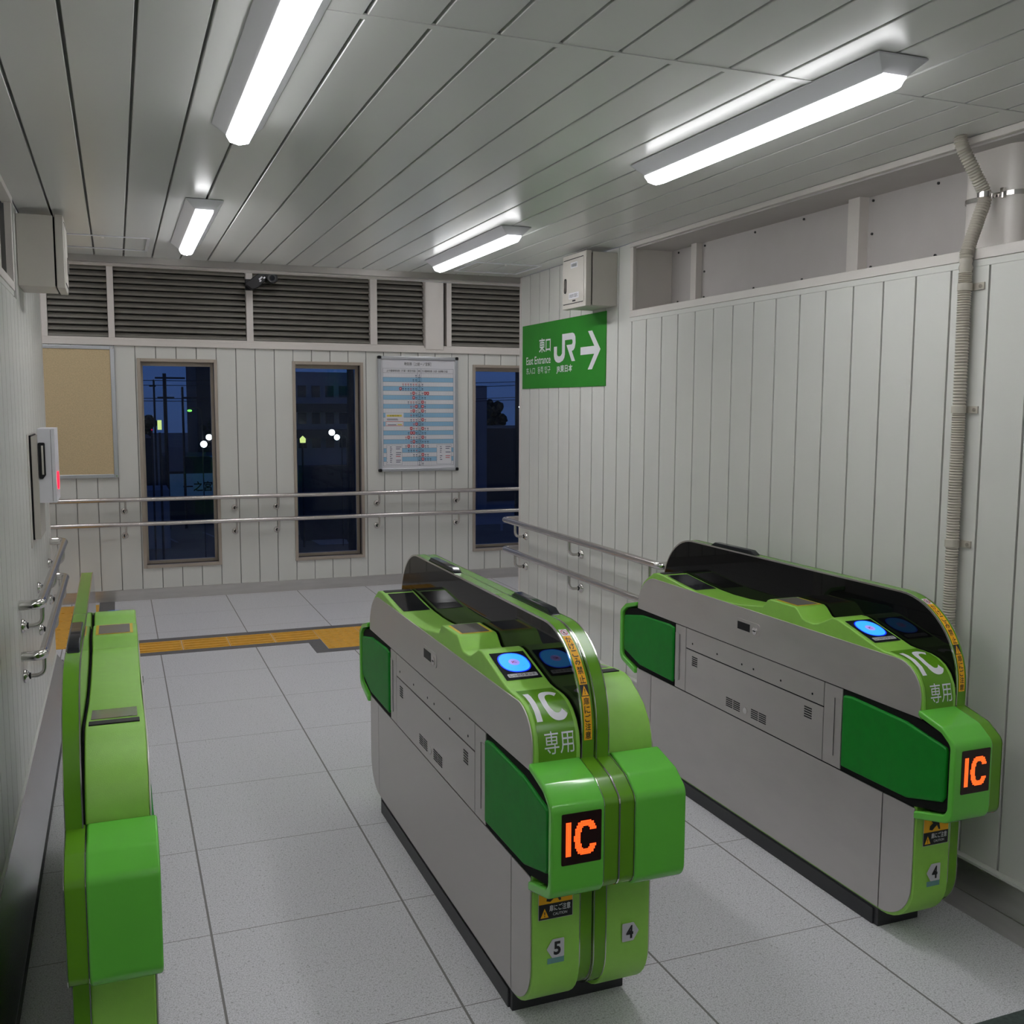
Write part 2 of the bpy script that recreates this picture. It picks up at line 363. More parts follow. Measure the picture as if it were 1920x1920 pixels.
# left wall
wl = MB()
planks_y(wl, XL, -1, 2.15, 0.1534, -4, 4.75, 0.0, ZT-0.022, IVORY)
planks_y(wl, XL, -1, 2.15, 0.1534, 4.75, YE-0.03, 0.0, ZC, IVORY)
wl.box(XL-0.05, XL+0.002, YE-0.03, YE, 0, ZC, TRIMW)
wl.box(-4, XL-0.012, YE-0.05, YE-0.001, 0, 2.9, IVORY)
wl.box(XL-0.29, XL-0.05, 4.62, 4.75, ZT-0.03, ZC, TRIMW)
struct(wl, 'wall_left')
struct(MB().box(XL-0.27, XL-0.235, -4, 4.62, ZT-0.05, ZC+0.03, RECESS).box(XL-0.24, XL-0.05, -4, 4.62, ZC-0.002, ZC+0.03, RECESS), 'wall_left_recess')
struct(MB().box(XL-0.24, XL+0.006, -4, 4.62, ZT, ZT+0.034, TRIMW).box(XL-0.02, XL+0.002, -4, 4.62, ZT-0.022, ZT, IVORY).box(XL-0.02, XL+0.006, 4.60, 4.635, ZT+0.034, 2.418, TRIMW).box(XL-0.03, XL+0.010, -4, 4.635, 2.418, ZC-0.001, TRIMW), 'trim_4', bevel=0.002)
lb = MB(); lb.prism([(XL-0.001, 0.05), (XL+0.082, 0.05), (XL+0.082, 0.056), (XL+0.004, 0.178), (XL-0.001, 0.178)], -4, YE, SLOPES, 'y')
lb.box(XL-0.001, XL+0.082, -4, YE, 0.0, 0.05, RUBBER); lb.box(XL-0.001, XL+0.008, -4, YE, 0.174, 0.184, IVORY)
struct(lb, 'baseboard_left', smooth=0)

# ceiling: long planks with open joints, a cross seam, a metal edge beam
cg = MB()
gx = [-0.083+0.1527*k for k in range(-1, 17)]
ed = [XL]+gx+[XR]
for (ya, yb_) in ((2.2275, YE-0.01), (-4, 2.2225)):
    for a, b_ in zip(ed[:-1], ed[1:]):
        cg.prism([(a+0.0042, ZC+0.002), (a+0.0058, ZC), (b_-0.0058, ZC), (b_-0.0042, ZC+0.002), (b_-0.0042, ZC+0.014), (a+0.0042, ZC+0.014)], ya, yb_, CEIL, 'y')
cg.box(XL-0.02, XR+0.02, -4, YE-0.01, ZC+0.014, ZC+0.05, CGAP)
struct(cg, 'ceiling', smooth=0)
struct(MB().box(XL, XR, 2.214, 2.2365, ZC-0.002, ZC+0.003, CEIL), 'trim_5')
bm_ = MB(); bm_.box(-4, 2.56, YE-0.012, YE+0.03, ZC-0.036, ZC+0.05, BEAMS); bm_.box(-4, 2.56, YE+0.03, YE+0.10, ZC-0.045, ZC+0.5, TRIMW)
struct(bm_, 'trim_6')
struct(MB().box(-4, 6, YE, YB+0.3, 2.90, 2.95, TRIMW), 'ceiling_corridor')
struct(MB().box(-4.05, -4, YE-0.05, YB+0.3, 0, 2.95, IVORY).box(6, 6.05, YE-0.05, YB+0.3, 0, 2.95, IVORY), 'wall_corridor_sky_block')  # unseen end walls, added to block the world light
struct(MB().box(XL-0.4, XR+0.4, -4.05, -4, 0, 2.6, IVORY), 'wall_rear')

# back wall with three window openings
WIN = [(0.170, 0.793), (1.410, 2.024), (3.038, 3.655)]
WZ0, WZ1 = 0.260, 1.978
LEDGE = 2.075
wb = MB()
def planks_x(mb, y, g0, pitch, x0, x1, z0, z1, holes, M, gap=0.007, d=0.009):
    k = math.floor((x0-g0)/pitch)
    while g0+k*pitch < x1:
        a = max(x0, g0+k*pitch+gap/2); b_ = min(x1, g0+(k+1)*pitch-gap/2); k += 1
        cuts = sorted(set([a, b_]+[h for H in holes for h in H[:2] if a < h < b_]))
        for p, q in zip(cuts[:-1], cuts[1:]):
            mid = (p+q)/2; H = [h for h in holes if h[0] < mid < h[1]]
            for (c0, c1) in ([(z0, H[0][2]), (H[0][3], z1)] if H else [(z0, z1)]):
                if c1-c0 > 0.002: mb.box(p, q, y, y+d, c0, c1, M)
holes = [(a, b_, WZ0, WZ1) for a, b_ in WIN]
planks_x(wb, YB, 0.158, 0.1577, -4, 6, 0, LEDGE, holes, IVORY)
xs = [-4]+[v for a, b_ in WIN for v in (a, b_)]+[6]
for a, b_ in zip(xs[0::2], xs[1::2]): wb.box(a, b_, YB+0.009, YB+0.16, 0, LEDGE, PJOINT)
for a, b_ in WIN:
    wb.box(a, b_, YB+0.009, YB+0.16, 0, WZ0, PJOINT); wb.box(a, b_, YB+0.009, YB+0.16, WZ1, LEDGE, PJOINT)
wb.box(-4, 6, YB+0.05, YB+0.16, 2.735, 2.95, TRIMW)
struct(wb, 'wall_back', smooth=0)
struct(MB().box(-4, 6, YB-0.018, YB-0.001, 0, 0.092, STEELB), 'baseboard_back')
tb = MB(); tb.box(-4, 6, YB-0.022, YB+0.16, LEDGE, 2.118, TRIMW); tb.box(-4, 6, YB+0.01, YB+0.16, 2.118, 2.140, TRIMW); tb.box(-4, 6, YB-0.01, YB+0.16, 2.712, 2.76, TRIMW)
struct(tb, 'trim_7', bevel=0.003)
mb = MB()
for a, b_ in ((-0.530, -0.475), (-0.035, 0.014), (1.042, 1.097), (2.096, 2.157), (2.793, 2.840), (4.2, 4.25)): mb.box(a, b_, YB+0.005, YB+0.08, 2.135, 2.715, TRIMW)
mb.box(2.70, 2.81, YB+0.09, YB+0.10, 2.14, 2.712, GAP)
struct(mb, 'trim_8', bevel=0.002)
sp = MB(); sp.prism(fillet([(2.585, YB-0.03), (2.757, YB-0.03), (2.757, YB+0.10), (2.585, YB+0.10)], 0.012, 3), 2.105, 2.90, TRIMW, 'z'); struct(sp, 'trim_9')

for n_, (a, b_) in enumerate(WIN):
    wobj = MB()
    f = 0.026
    wobj.box(a, a+f, YB-0.012, YB+0.03, WZ0, WZ1, BRONZE); wobj.box(b_-f, b_, YB-0.012, YB+0.03, WZ0, WZ1, BRONZE)
    wobj.box(a+f, b_-f, YB-0.012, YB+0.03, WZ0, WZ0+f, BRONZE); wobj.box(a+f, b_-f, YB-0.012, YB+0.03, WZ1-f, WZ1, BRONZE)
    for (p, q, r, s_) in ((a, a+0.02, WZ0, WZ1), (b_-0.02, b_, WZ0, WZ1), (a, b_, WZ0, WZ0+0.02), (a, b_, WZ1-0.02, WZ1)):
        wobj.box(p, q, YB+0.03, YB+0.155, r, s_, REVEAL)
    g = 0.046
    for (p, q, r, s_) in ((a+0.02, a+g, WZ0+0.02, WZ1-0.02), (b_-g, b_-0.02, WZ0+0.02, WZ1-0.02), (a+g, b_-g, WZ0+0.02, WZ0+g), (a+g, b_-g, WZ1-g-0.01, WZ1-0.02)):
        wobj.box(p, q, YB+0.11, YB+0.15, r, s_, BRONZE)
    wo_ = struct(wobj, 'window_%d' % (n_+1), bevel=0.002)
    MB().box(a+0.04, b_-0.04, YB+0.127, YB+0.133, WZ0+0.04, WZ1-0.05, GLASS).build('glass_pane', wo_)

# ------------------------------------------------------------------ louvers above the back wall
for a, b_, lab in ((-0.475, -0.035, 'ventilation louver bay nearest the left wall, above the pinboard'), (0.014, 1.042, 'wide ventilation louver bay above the leftmost window'),
                   (1.097, 2.096, 'wide ventilation louver bay above the middle window, right of the security camera'), (2.157, 2.585, 'narrow ventilation louver bay above the timetable board, left of the white post'),
                   (2.840, 4.2, 'ventilation louver bay right of the white post, beside the green sign')):
    L = thing('ventilation_louver', ((a+b_)/2, YB+0.05, 2.14), 'olive grey '+lab, 'louver', 'olive grey louver bays over the back wall')
    mbk = MB(); mbk.box(a-0.026, b_+(0.026 if b_ < 4 else 0), YB+0.10, YB+0.13, 2.142, 2.711, MBLACK); mbk.build('backing', L)
    sl = MB()
    for k in range(12):
        z = 2.146+k*0.0478
        sl.prism([(YB+0.030, z), (YB+0.036, z-0.004), (YB+0.042, z+0.004), (YB+0.082, z+0.040), (YB+0.078, z+0.044), (YB+0.032, z+0.012)], a+0.003, b_-0.003, LOUV, 'x')
    sl.build('slats', L, smooth=0)

# ------------------------------------------------------------------ ceiling lights
def ceiling_light(xc, y0, y1, zc, label, group='long ceiling lights in two rows'):
    T = thing('ceiling_light', (xc, (y0+y1)/2, zc), label, 'ceiling light', group)
    h = 0.074; w1 = 0.037; H = 0.040
    b = MB()
    t0 = [(xc-h, y0), (xc+h, y0), (xc+h, y1), (xc-h, y1)]; t1 = [(xc-w1, y0+0.03), (xc+w1, y0+0.03), (xc+w1, y1-0.03), (xc-w1, y1-0.03)]
    b.add([(p[0], p[1], zc-0.002) for p in t0]+[(p[0], p[1], zc-0.006) for p in t0]+[(p[0], p[1], zc-H) for p in t1],
          [(0, 1, 2, 3), (0, 4, 5, 1), (1, 5, 6, 2), (2, 6, 7, 3), (3, 7, 4, 0), (4, 8, 9, 5), (5, 9, 10, 6), (6, 10, 11, 7), (7, 11, 8, 4), (8, 11, 10, 9)], LAMPB)
    b.build('housing', T, smooth=0)
    d = MB(); pr_ = [(-w1+0.001, 0), (-w1+0.002, -0.010), (-0.026, -0.026), (0, -0.033), (0.026, -0.026), (w1-0.002, -0.010), (w1-0.001, 0)]
    ys = [(y0+0.028, 0.55), (y0+0.036, 0.9), (y0+0.05, 1.0), (y1-0.05, 1.0), (y1-0.036, 0.9), (y1-0.028, 0.55)]
    n = len(pr_); vs = [(xc+p[0], y, zc-H+0.001+p[1]*q) for y, q in ys for p in pr_]
    fs = [(i*n+k, i*n+k+1, (i+1)*n+k+1, (i+1)*n+k) for i in range(len(ys)-1) for k in range(n-1)]
    fs += [list(range(n))[::-1], [(len(ys)-1)*n+k for k in range(n)], [i*n for i in range(len(ys))], [i*n+n-1 for i in range(len(ys))][::-1]]
    fs.append([i*n for i in range(len(ys))]+[i*n+n-1 for i in range(len(ys)-1, -1, -1)]); fs = fs[:-3]+[fs[-1]]
    d.add(vs, fs, LAMPE); d.build('diffuser', T, smooth=40)
    return T
ceiling_light(0.367, 1.95, 3.195, ZC, 'long lit ceiling light cut by the top edge of the photo')
ceiling_light(0.367, 4.37, 5.58, ZC, 'lit ceiling light farther back over the left aisle, nearest the left cabinet')
ceiling_light(1.768, 1.97, 3.195, ZC, 'long lit ceiling light over the right gate, largest whole one in view')
ceiling_light(1.768, 4.455, 5.70, ZC, 'lit ceiling light near the green exit sign and the right cabinet')
for xc in (0.367, 1.768):
    for y_, nm in ((-0.50, 'first'), (-2.95, 'added fill, second')): ceiling_light(xc, y_, y_+1.245, ZC, 'lit ceiling light behind the viewer, %s of the %s row' % (nm, 'left' if xc < 1 else 'right'))  # second pair is unseen, added for more light on the gate fronts
for xc in (-2.2, -0.5, 1.2, 2.9, 4.6): ceiling_light(xc, 6.9, 8.1, 2.90, 'lit ceiling light in the cross corridor, out of sight above the beam', 'corridor lights above the beam')

# ceiling hatches
def hatch(x0, x1, y0, y1, label):
    T = thing('ceiling_hatch', ((x0+x1)/2, (y0+y1)/2, ZC), label, 'ceiling hatch', 'access hatches in the ceiling')
    f = MB(); r = 0.014
    for (a, b_, c_, d_) in ((x0, x1, y0, y0+r), (x0, x1, y1-r, y1), (x0, x0+r, y0+r, y1-r), (x1-r, x1, y0+r, y1-r)): f.box(a, b_, c_, d_, ZC-0.005, ZC-0.0005, LAMPB)
    f.build('frame', T, bevel=0.001)
    MB().tube([((x0+x1)/2-0.01, y0+0.035, ZC-0.001), ((x0+x1)/2-0.01, y0+0.035, ZC-0.008)], 0.008, TRIMW, 12).build('latch', T)
hatch(1.985, 2.405, 5.64, 6.06, 'square framed ceiling hatch in front of the right cabinet')
hatch(-0.235, 0.19, 5.50, 5.95, 'square framed ceiling hatch beside the left cabinet')

# ------------------------------------------------------------------ ticket gates
def deck_profile():
    top = [(2.2095, 0.727), (2.210, 0.765), (2.2165, 0.798), (2.232, 0.827), (2.254, 0.849), (2.282, 0.863), (2.312, 0.8695), (2.345, 0.8715), (2.372, 0.872), (2.400, 0.8745), (2.578, 0.9235),
           (2.596, 0.927), (2.622, 0.926), (2.640, 0.917), (2.690, 0.893), (2.712, 0.889), (2.752, 0.889), (2.772, 0.894), (2.800, 0.919), (2.815, 0.926), (2.958, 0.926),
           (2.972, 0.920), (2.998, 0.893), (3.05, 0.886), (3.15, 0.872), (3.25, 0.865), (3.36, 0.8625), (3.46, 0.866), (3.56, 0.8745), (3.72, 0.892), (3.768, 0.893), (3.80, 0.886), (3.815, 0.876),
           (3.845, 0.860), (3.880, 0.836), (3.908, 0.800), (3.921, 0.765), (3.925, 0.727)]
    return top
DECK = deck_profile()
def deck_z(y):
    for (a, b_) in zip(DECK[:-1], DECK[1:]):
        if a[0] <= y <= b_[0]: return a[1]+(b_[1]-a[1])*(y-a[0])/max(b_[0]-a[0], 1e-6)
    return 0.9
def arc_map(curve, off):
    """curve: polyline in (y, z); returns fn(dist) -> (y, z) moved out by off along the normal"""
    L = [0]
    for a, b_ in zip(curve[:-1], curve[1:]): L.append(L[-1]+math.hypot(b_[0]-a[0], b_[1]-a[1]))
    N = []
    for i in range(len(curve)):
        a = curve[max(i-1, 0)]; b_ = curve[min(i+1, len(curve)-1)]; d = math.hypot(b_[0]-a[0], b_[1]-a[1])
        N.append(((b_[1]-a[1])/d, -(b_[0]-a[0])/d))
    def fn(s):
        s = min(max(s, 0), L[-1]-1e-7)
        for i in range(len(L)-1):
            if L[i] <= s <= L[i+1]:
                k = (s-L[i])/(L[i+1]-L[i]); p = [curve[i][j]+(curve[i+1][j]-curve[i][j])*k for j in (0, 1)]; n = [N[i][j]+(N[i+1][j]-N[i][j])*k for j in (0, 1)]
                return p[0]+n[0]*off, p[1]+n[1]*off
    return fn, L[-1]
PART = fillet([(2.214, 0.075), (2.214, 1.036), (3.934, 1.036), (3.934, 0.075)], [0.13, 0.245, 0.235, 0.13], 14)
FRONT = PART[15:30]                      # rounded front top edge of the partition, going up
BOUT = fillet([(2.2128, 0.737), (2.118, 0.713), (2.067, 0.675), (2.067, 0.448), (2.2128, 0.408)], [0, 0.035, 0.03, 0.04, 0], 5)
BIN = fillet([(2.2128, 0.718), (2.122, 0.694), (2.088, 0.668), (2.088, 0.467), (2.2128, 0.432)], [0, 0.03, 0.025, 0.03, 0], 5)
BACK = lambda pts: [(6.14-p[0], p[1]) for p in pts]

def unit(T, X0, s, flip, kind, dlen=0.23, sub='left'):
    """half of a gate: u runs from the steel side (0) to the middle of the partition (0.172)"""
    yf = (lambda y: 6.14-y) if flip else (lambda y: y)
    xf = lambda u, y, z: (X0+s*u, yf(y), z)
    N = lambda: MB(xf)
    # housing and dark recesses behind the flaps
    hz = fillet([(2.2125, 0.058), (2.2125, 0.72), (3.925, 0.72), (3.925, 0.058)], [0.125, 0, 0, 0.125], 8)
    N().prism(hz, 0.0044, 0.137, LIME).build('housing', T, bevel=0.004)
    rp_ = [(2.545, 0.440), (2.545, 0.709), (2.225, 0.709), (2.125, 0.690), (2.095, 0.668), (2.095, 0.475), (2.115, 0.464), (2.225, 0.440)]
    for pr_ in (rp_, BACK(rp_)): N().prism(pr_, 0.0025, 0.06, MBLACK).build('flap_recess', T)
    fr_ = N().prism(fillet([(2.224, 0.072), (2.224, 0.714), (3.912, 0.714), (3.912, 0.072)], [0.125, 0, 0, 0.125], 8), 0.0032, 0.0043, MBLACK).build('seam_backing', T)  # black sheet added behind the steel so the panel seams look dark
    # steel side
    up_ = fillet([(2.2135, 0.710), (2.2135, 0.866), (3.922, 0.866), (3.922, 0.710)], [0, 0.10, 0.15, 0], 9)
    p = N().prism(up_, 0.0, 0.0040, STEEL).build('upper_side_panel', T, bevel=0.0012)
    q = N(); q.prism(fillet([(3.003, 0.775), (3.003, 0.823), (3.155, 0.823), (3.155, 0.775)], 0.012, 4), -0.0022, 0.0, STEEL); q.box(-0.0032, 0.0, 3.062, 3.140, 0.783, 0.812, BLACK)
    q.tube([(0, 3.030, 0.795), (-0.006, 3.030, 0.795)], 0.0135, CHROME, 16); q.box(-0.0065, -0.005, 3.022, 3.038, 0.793, 0.797, BLACK)
    q.build('key_lock', p)
    for (a, b_) in ((2.5475, 2.636), (3.5085, 3.589)):
        o = N(); o.box(0.0, 0.0040, a, b_, 0.4405, 0.7065, STEEL); c0 = (a if a < 3 else b_-0.026)
        o.box(-0.0012, 0.0, c0, c0+0.026, 0.47, 0.672, STEEL); o.box(-0.0016, -0.0005, (a+0.034 if a < 3 else b_-0.036), (a+0.036 if a < 3 else b_-0.034), 0.475, 0.67, BLACK)
        o.build('hinge_post', T, bevel=0.001)
    o = N(); o.box(0.0, 0.0040, 2.639, 3.5055, 0.6255, 0.7065, STEEL)
    for y in (3.456, 3.276, 3.109, 3.035, 2.871, 2.697): o.tube([(0.0, y, 0.651), (-0.001, y, 0.651)], 0.0042, BLACK, 10)
    o.build('screw_strip', T, bevel=0.001)
    o = N(); o.box(0.0, 0.0040, 2.639, 3.5055, 0.4405, 0.6205, STEEL)
    def slots(y0, y1, z0, z1, n):
        h = (z1-z0)/n
        for k in range(n): o.box(-0.0011, 0.0, y0, y1, z0+h*k+h*0.24, z0+h*k+h*0.76, BLACK)
    slots(2.697, 2.737, 0.560, 0.602, 5); slots(3.417, 3.457, 0.560, 0.602, 5)
    for a in (2.950, 2.999, 3.114, 3.163): slots(a, a+0.043, 0.464, 0.502, 5)
    o.tube([(0, 3.078, 0.482), (-0.003, 3.078, 0.482)], 0.0125, CHROME, 14)
    o.build('vent_panel', T, bevel=0.001)
    o = N(); o.prism(fillet([(2.3515, 0.066), (2.3515, 0.4355), (3.788, 0.4355), (3.788, 0.066)], 0, 1), 0.0, 0.0040, STEEL); o.build('lower_side_panel', T, bevel=0.001)
    o = N(); o.prism(fillet([(2.2175, 0.066), (2.2175, 0.4355), (2.3475, 0.4355), (2.3475, 0.066)], [0.13, 0, 0, 0], 9), 0.0, 0.0040, STEEL); o.build('end_cover', T, bevel=0.001)
    o = N(); o.prism(fillet([(3.792, 0.066), (3.792, 0.4355), (3.920, 0.4355), (3.920, 0.066)], [0, 0, 0, 0.13], 9), 0.0, 0.0040, STEEL); o.build('end_cover', T, bevel=0.001)
    # padded flap doors lying in their recess
    fl = [(2.541, 0.455), (2.541, 0.690), (2.500, 0.6955), (2.262, 0.686), (2.105, 0.657), (2.101, 0.645), (2.101, 0.512), (2.112, 0.495), (2.250, 0.457)]
    for pr_ in (fl, BACK(fl)):
        N().prism(fillet(pr_, 0.006, 2), -0.0065, 0.05, FLAP).build('flap_door', T, bevel=0.007, seg=3)
    # wrap-round bumpers at both ends
    def full(prof_o, prof_i): return prof_o, prof_i
    for k, bk in enumerate((False, True)):
        O = BACK(BOUT) if bk else BOUT; I = BACK(BIN) if bk else BIN
        o = N(); n = len(O)
        vs = [(-0.010, p[0], p[1]) for p in O]+[(-0.010, p[0], p[1]) for p in I]+[(0.130, p[0], p[1]) for p in O]+[(0.050, p[0], p[1]) for p in I]
        fs = [(i, i+1, n+i+1, n+i) for i in range(n-1)]+[(i, 2*n+i, 2*n+i+1, i+1) for i in range(n-1)]+[(n+i, n+i+1, 3*n+i+1, 3*n+i) for i in range(n-1)]
        fs += [list(range(2*n, 3*n)), list(range(3*n, 4*n))[::-1]]
        fs += [(0, n, 3*n, 2*n), (n-1, 2*n+n-1, 3*n+n-1, n+n-1)]
        o.add(vs, fs, BUMP); bo = o.build('bumper', T, bevel=0.006, seg=3)
        so = [(p[0]+(0.006 if not bk else -0.006), 0.575+(p[1]-0.575)*0.97) for p in O]
        o = N(); o.prism(so, 0.1318, 0.1700, DKGRN); bb_ = o.build('bumper_band', T, bevel=0.002)
        so2 = [(p[0]+(-0.0012 if not bk else 0.0012), 0.575+(p[1]-0.575)*1.006) for p in so]
        o = N(); o.prism(so2, 0.1700, 0.1718, CHROME); o.prism(so2, 0.1306, 0.1318, CHROME); o.build('silver_trim', bb_)
        if kind == 'A' and not bk:
            L = N(); y = 2.0655
            L.prism(fillet([(0.016, 0.531), (0.120, 0.531), (0.120, 0.657), (0.016, 0.657)], 0.003, 2), y, y+0.004, LEDP, 'y')
            lo = L.build('led_display', T)
            fn = lambda a, b_: (0.016+a*0.104, y-0.0006, 0.531+b_*0.126)
            g = N(); dots = N(); nx, nz = 30, 36
            for i in range(nx):
                for j in range(nz):
                    a = (i+0.5)/nx; b_ = (j+0.5)/nz; on = False
                    if 0.085 <= a <= 0.235 and 0.17 <= b_ <= 0.83: on = True
                    ca, cb, ra, rb = 0.60, 0.50, 0.285, 0.345
                    # rounded box C stroke
                    dx, dz = abs(a-ca)/ra, abs(b_-cb)/rb; oo = (dx**2.5+dz**2.5) ** 0.4
                    dx2, dz2 = abs(a-ca)/(ra-0.155), abs(b_-cb)/(rb-0.125); ii = (dx2**2.5+dz2**2.5) ** 0.4
                    if oo <= 1 and ii >= 1 and not (a > ca+0.02 and abs(b_-cb) < 0.145): on = True
                    if on:
                        r_ = 0.27
                        put_poly(g, rect((i-0.05)/nx, (i+1.05)/nx, (j-0.05)/nz, (j+1.05)/nz), lambda q, w_: (fn(q, w_)[0], y-0.0004, fn(q, w_)[2]), LEDG)
                        put_poly(dots, rect((i+0.5-r_)/nx, (i+0.5+r_)/nx, (j+0.5-r_)/nz, (j+0.5+r_)/nz), fn, LEDM)
            for src in (dots,):
                k0 = len(g.v); mi_ = g.mi(LEDM); g.v += src.v; g.f += [[i+k0 for i in f_] for f_ in src.f]; g.m += [mi_]*len(src.f)
            g.build('led_lettering', lo, smooth=0)
    # top deck
    o = N(); prof = DECK+[(3.60, 0.720), (2.55, 0.720)]
    o.prism(prof, 0.0042, 0.1322, LIME); o.build('top_deck', T, bevel=0.005, seg=2, smooth=30)
    N().prism([(p[0]+(0.004 if p[0] < 3 else -0.004), p[1]-0.009) for p in DECK]+[(3.60, 0.700), (2.55, 0.700)], 0.1322, 0.1362, MBLACK).build('deck_gap', T)
    def slope(y, u, off): return (u, y, deck_z(y)+off)
    # display at mid deck
    d = N()
    for (a, b_, y0, y1, M, off) in ((0.017, 0.122, 2.800 if kind == 'A' else 2.815, 2.938 if kind == 'A' else 2.966, YFRAME, 0.0010), (0.0255, 0.1135, 2.8245, 2.9475, DISPG, 0.0018)):
        y0 = max(y0, 2.816); y1 = min(y1, 2.956)
        d.add([slope(y0, a, off), slope(y0, b_, off), slope(y1, b_, off), slope(y1, a, off)], [(0, 1, 2, 3)], M)
    d.build('guide_display', T, smooth=0)
    d = N(); y1 = 3.704; y0 = y1-dlen
    yy = [y0+(y1-y0)*k/6 for k in range(7)]
    d.add([slope(y, u, 0.0014) for y in yy for u in (0.020, 0.120)], [(2*k, 2*k+1, 2*k+3, 2*k+2) for k in range(6)], DISP if kind == 'A' else DISPG); d.build('fare_display', T, smooth=0)
    N().prism([(3.724, deck_z(3.724)-0.004), (3.724, deck_z(3.724)+0.002), (3.758, deck_z(3.758)+0.003), (3.758, deck_z(3.758)-0.004)], 0.016, 0.124, BLACK).build('slot_bar', T, bevel=0.0015)
    # card reader on the slope
    ra = math.hypot(0.186, 0.057)
    rd = lambda a, b_, off=0.0012: (0.0185+a*0.103, 2.432+b_*0.142-off*0.29, deck_z(2.432+b_*0.142)+off*0.96)
    r = N(); put_poly(r, rect(0, 1, 0, 1), rd, DISP); ro = r.build('card_reader', T, smooth=0)
    g = N()
    put_poly(g, ellipse(0.52, 0.60, 0.43, 0.36, 32, 2.35), lambda a, b_: rd(a, b_, 0.0018), BGLOW2)
    put_poly(g, ellipse(0.52, 0.60, 0.40, 0.335, 32, 2.35), lambda a, b_: rd(a, b_, 0.0023), BGLOW)
    put_poly(g, ellipse(0.52, 0.60, 0.15, 0.115, 24), lambda a, b_: rd(a, b_, 0.0028), PINKL)
    put_text(g, 'IC', (0.455, 0.585, 0.56, 0.64), lambda a, b_: rd(a, b_, 0.0033), RED, 0.03)
    for (a, b_) in ((0.24, 0.70), (0.30, 0.74), (0.74, 0.76), (0.78, 0.71), (0.70, 0.44), (0.76, 0.47), (0.30, 0.44), (0.35, 0.40)):
        put_poly(g, [(a-0.02, b_), (a, b_+0.012), (a+0.02, b_), (a, b_+0.004)], lambda p_, q_: rd(p_, q_, 0.0028), BGLOW2)
    g.build('reader_light', ro, smooth=0)
    g = N(); put_poly(g, fillet(rect(0.10, 0.93, 0.075, 0.20), 0.03, 3), lambda a, b_: rd(a, b_, 0.0018), TAGG)
    put_text(g, 'しっかりタッチ', (0.15, 0.88, 0.095, 0.18), (lambda a, b_: rd(a, b_, 0.0024)) if s > 0 else (lambda a, b_: rd(1-a, b_, 0.0024)), INK, 0.012)
    g.build('touch_label', ro, smooth=0)
    # curved front label
    lc = DECK[:9]; fn_, LL = arc_map(lc, 0.0); 
    def cm(off):
        f_, L_ = arc_map(lc, off)
        def F(a, b_):           # a across 0..1, b along from the bottom 0..1
            if s < 0: a = 1-a
            if flip is not (s < 0): pass
            y, z = f_(0.004+b_*(L_-0.012)); return (0.0165+a*0.1025, y, z)
        return F
    # outward normal of the polyline must point away from the body
    sgn = -1
    if kind == 'A':
        F = cm(sgn*0.0016); l = N(); K = 18
        l.add([F(a, k/K) for k in range(K+1) for a in (0, 1)], [(2*k, 2*k+1, 2*k+3, 2*k+2) for k in range(K)], DKGRN)
        lo = l.build('front_label', T, smooth=60)
        F2 = cm(sgn*0.0026); g = N()
        # letter I
        K = 16; I0 = [(0.055, 0.205, 0.42+0.45*k/K) for k in range(K+1)]
        g.add([F2(a, b_) for (p, q_, b_) in I0 for a in (p, q_)], [(2*k, 2*k+1, 2*k+3, 2*k+2) for k in range(K)], WHITE)
        # letter C as an arc stroke
        K = 40; vs = []; n_in = 0
        for k in range(K+1):
            q = math.radians(42+276*k/K); ca, sa = math.cos(q), math.sin(q); P3 = 2.3
            c_ = math.copysign(abs(ca)**(2/P3), ca); s_ = math.copysign(abs(sa)**(2/P3), sa)
            vs += [F2(0.665+0.315*c_, 0.645+0.232*s_), F2(0.665+0.170*c_, 0.645+0.145*s_)]
        g.add(vs, [(2*k, 2*k+1, 2*k+3, 2*k+2) for k in range(K)], WHITE)
        put_text(g, '専用', (0.16, 0.94, 0.085, 0.315), F2, WHITE, 0.0)
        g.build('lettering', lo, smooth=60)
    # partition half
    pt = N(); pt.prism(PART, 0.1375, 0.1705, DKGRN); po = pt.build('partition', T, bevel=0.0, smooth=40)
    inset = [(3.074+(p[0]-3.074)*0.9965, 0.55+(p[1]-0.55)*0.990) for p in PART]
    N().prism([p for p in inset if p[1] > 0.58], 0.1350, 0.1374, SMOKE).build('smoked_panel', po, smooth=40)
    tm = N(); ot = [(3.074+(p[0]-3.074)*1.0012, 0.55+(p[1]-0.55)*1.0022) for p in PART]
    for (a, b_) in ((0.1352, 0.1378), (0.1698, 0.1718)): tm.ring_prism(ot, inset, a, b_, CHROME)
    tm.build('edge_trim', po, smooth=40)
    # sensor bar on top of the partition
    yb0, yb1 = (3.245, 3.565) if kind == 'A' else (3.325, 3.645)
    o = N(); prof = [(yb0, 1.035), (yb0+0.035, 1.0515), (yb1-0.035, 1.0515), (yb1, 1.035)]
    o.prism(prof, 0.1395, 0.1685, DISP); o.build('sensor_bar', T, bevel=0.004)
    # warning strip over the partition front
    if kind == 'A':
        cf = [p for p in PART[15:32]]
        cf = [(2.2142, 0.70), (2.2142, 0.76)]+[p for p in cf if p[1] > 0.79]
        f_, L_ = arc_map(cf, -0.0009); f2, _ = arc_map(cf, -0.0016)
        def W(f): return lambda a, b_: (0.1425+a*0.022, *f(b_))
        S = N(); fa = W(f_); fb = W(f2); z0, z1 = 0.075, 0.335
        def strip(b0, b1, M, a0=0, a1=1):
            K = max(1, int((b1-b0)/0.012)); S.add([fa(a, b0+(b1-b0)*k/K) for k in range(K+1) for a in (a0, a1)], [(2*k, 2*k+1, 2*k+3, 2*k+2) for k in range(K)], M)
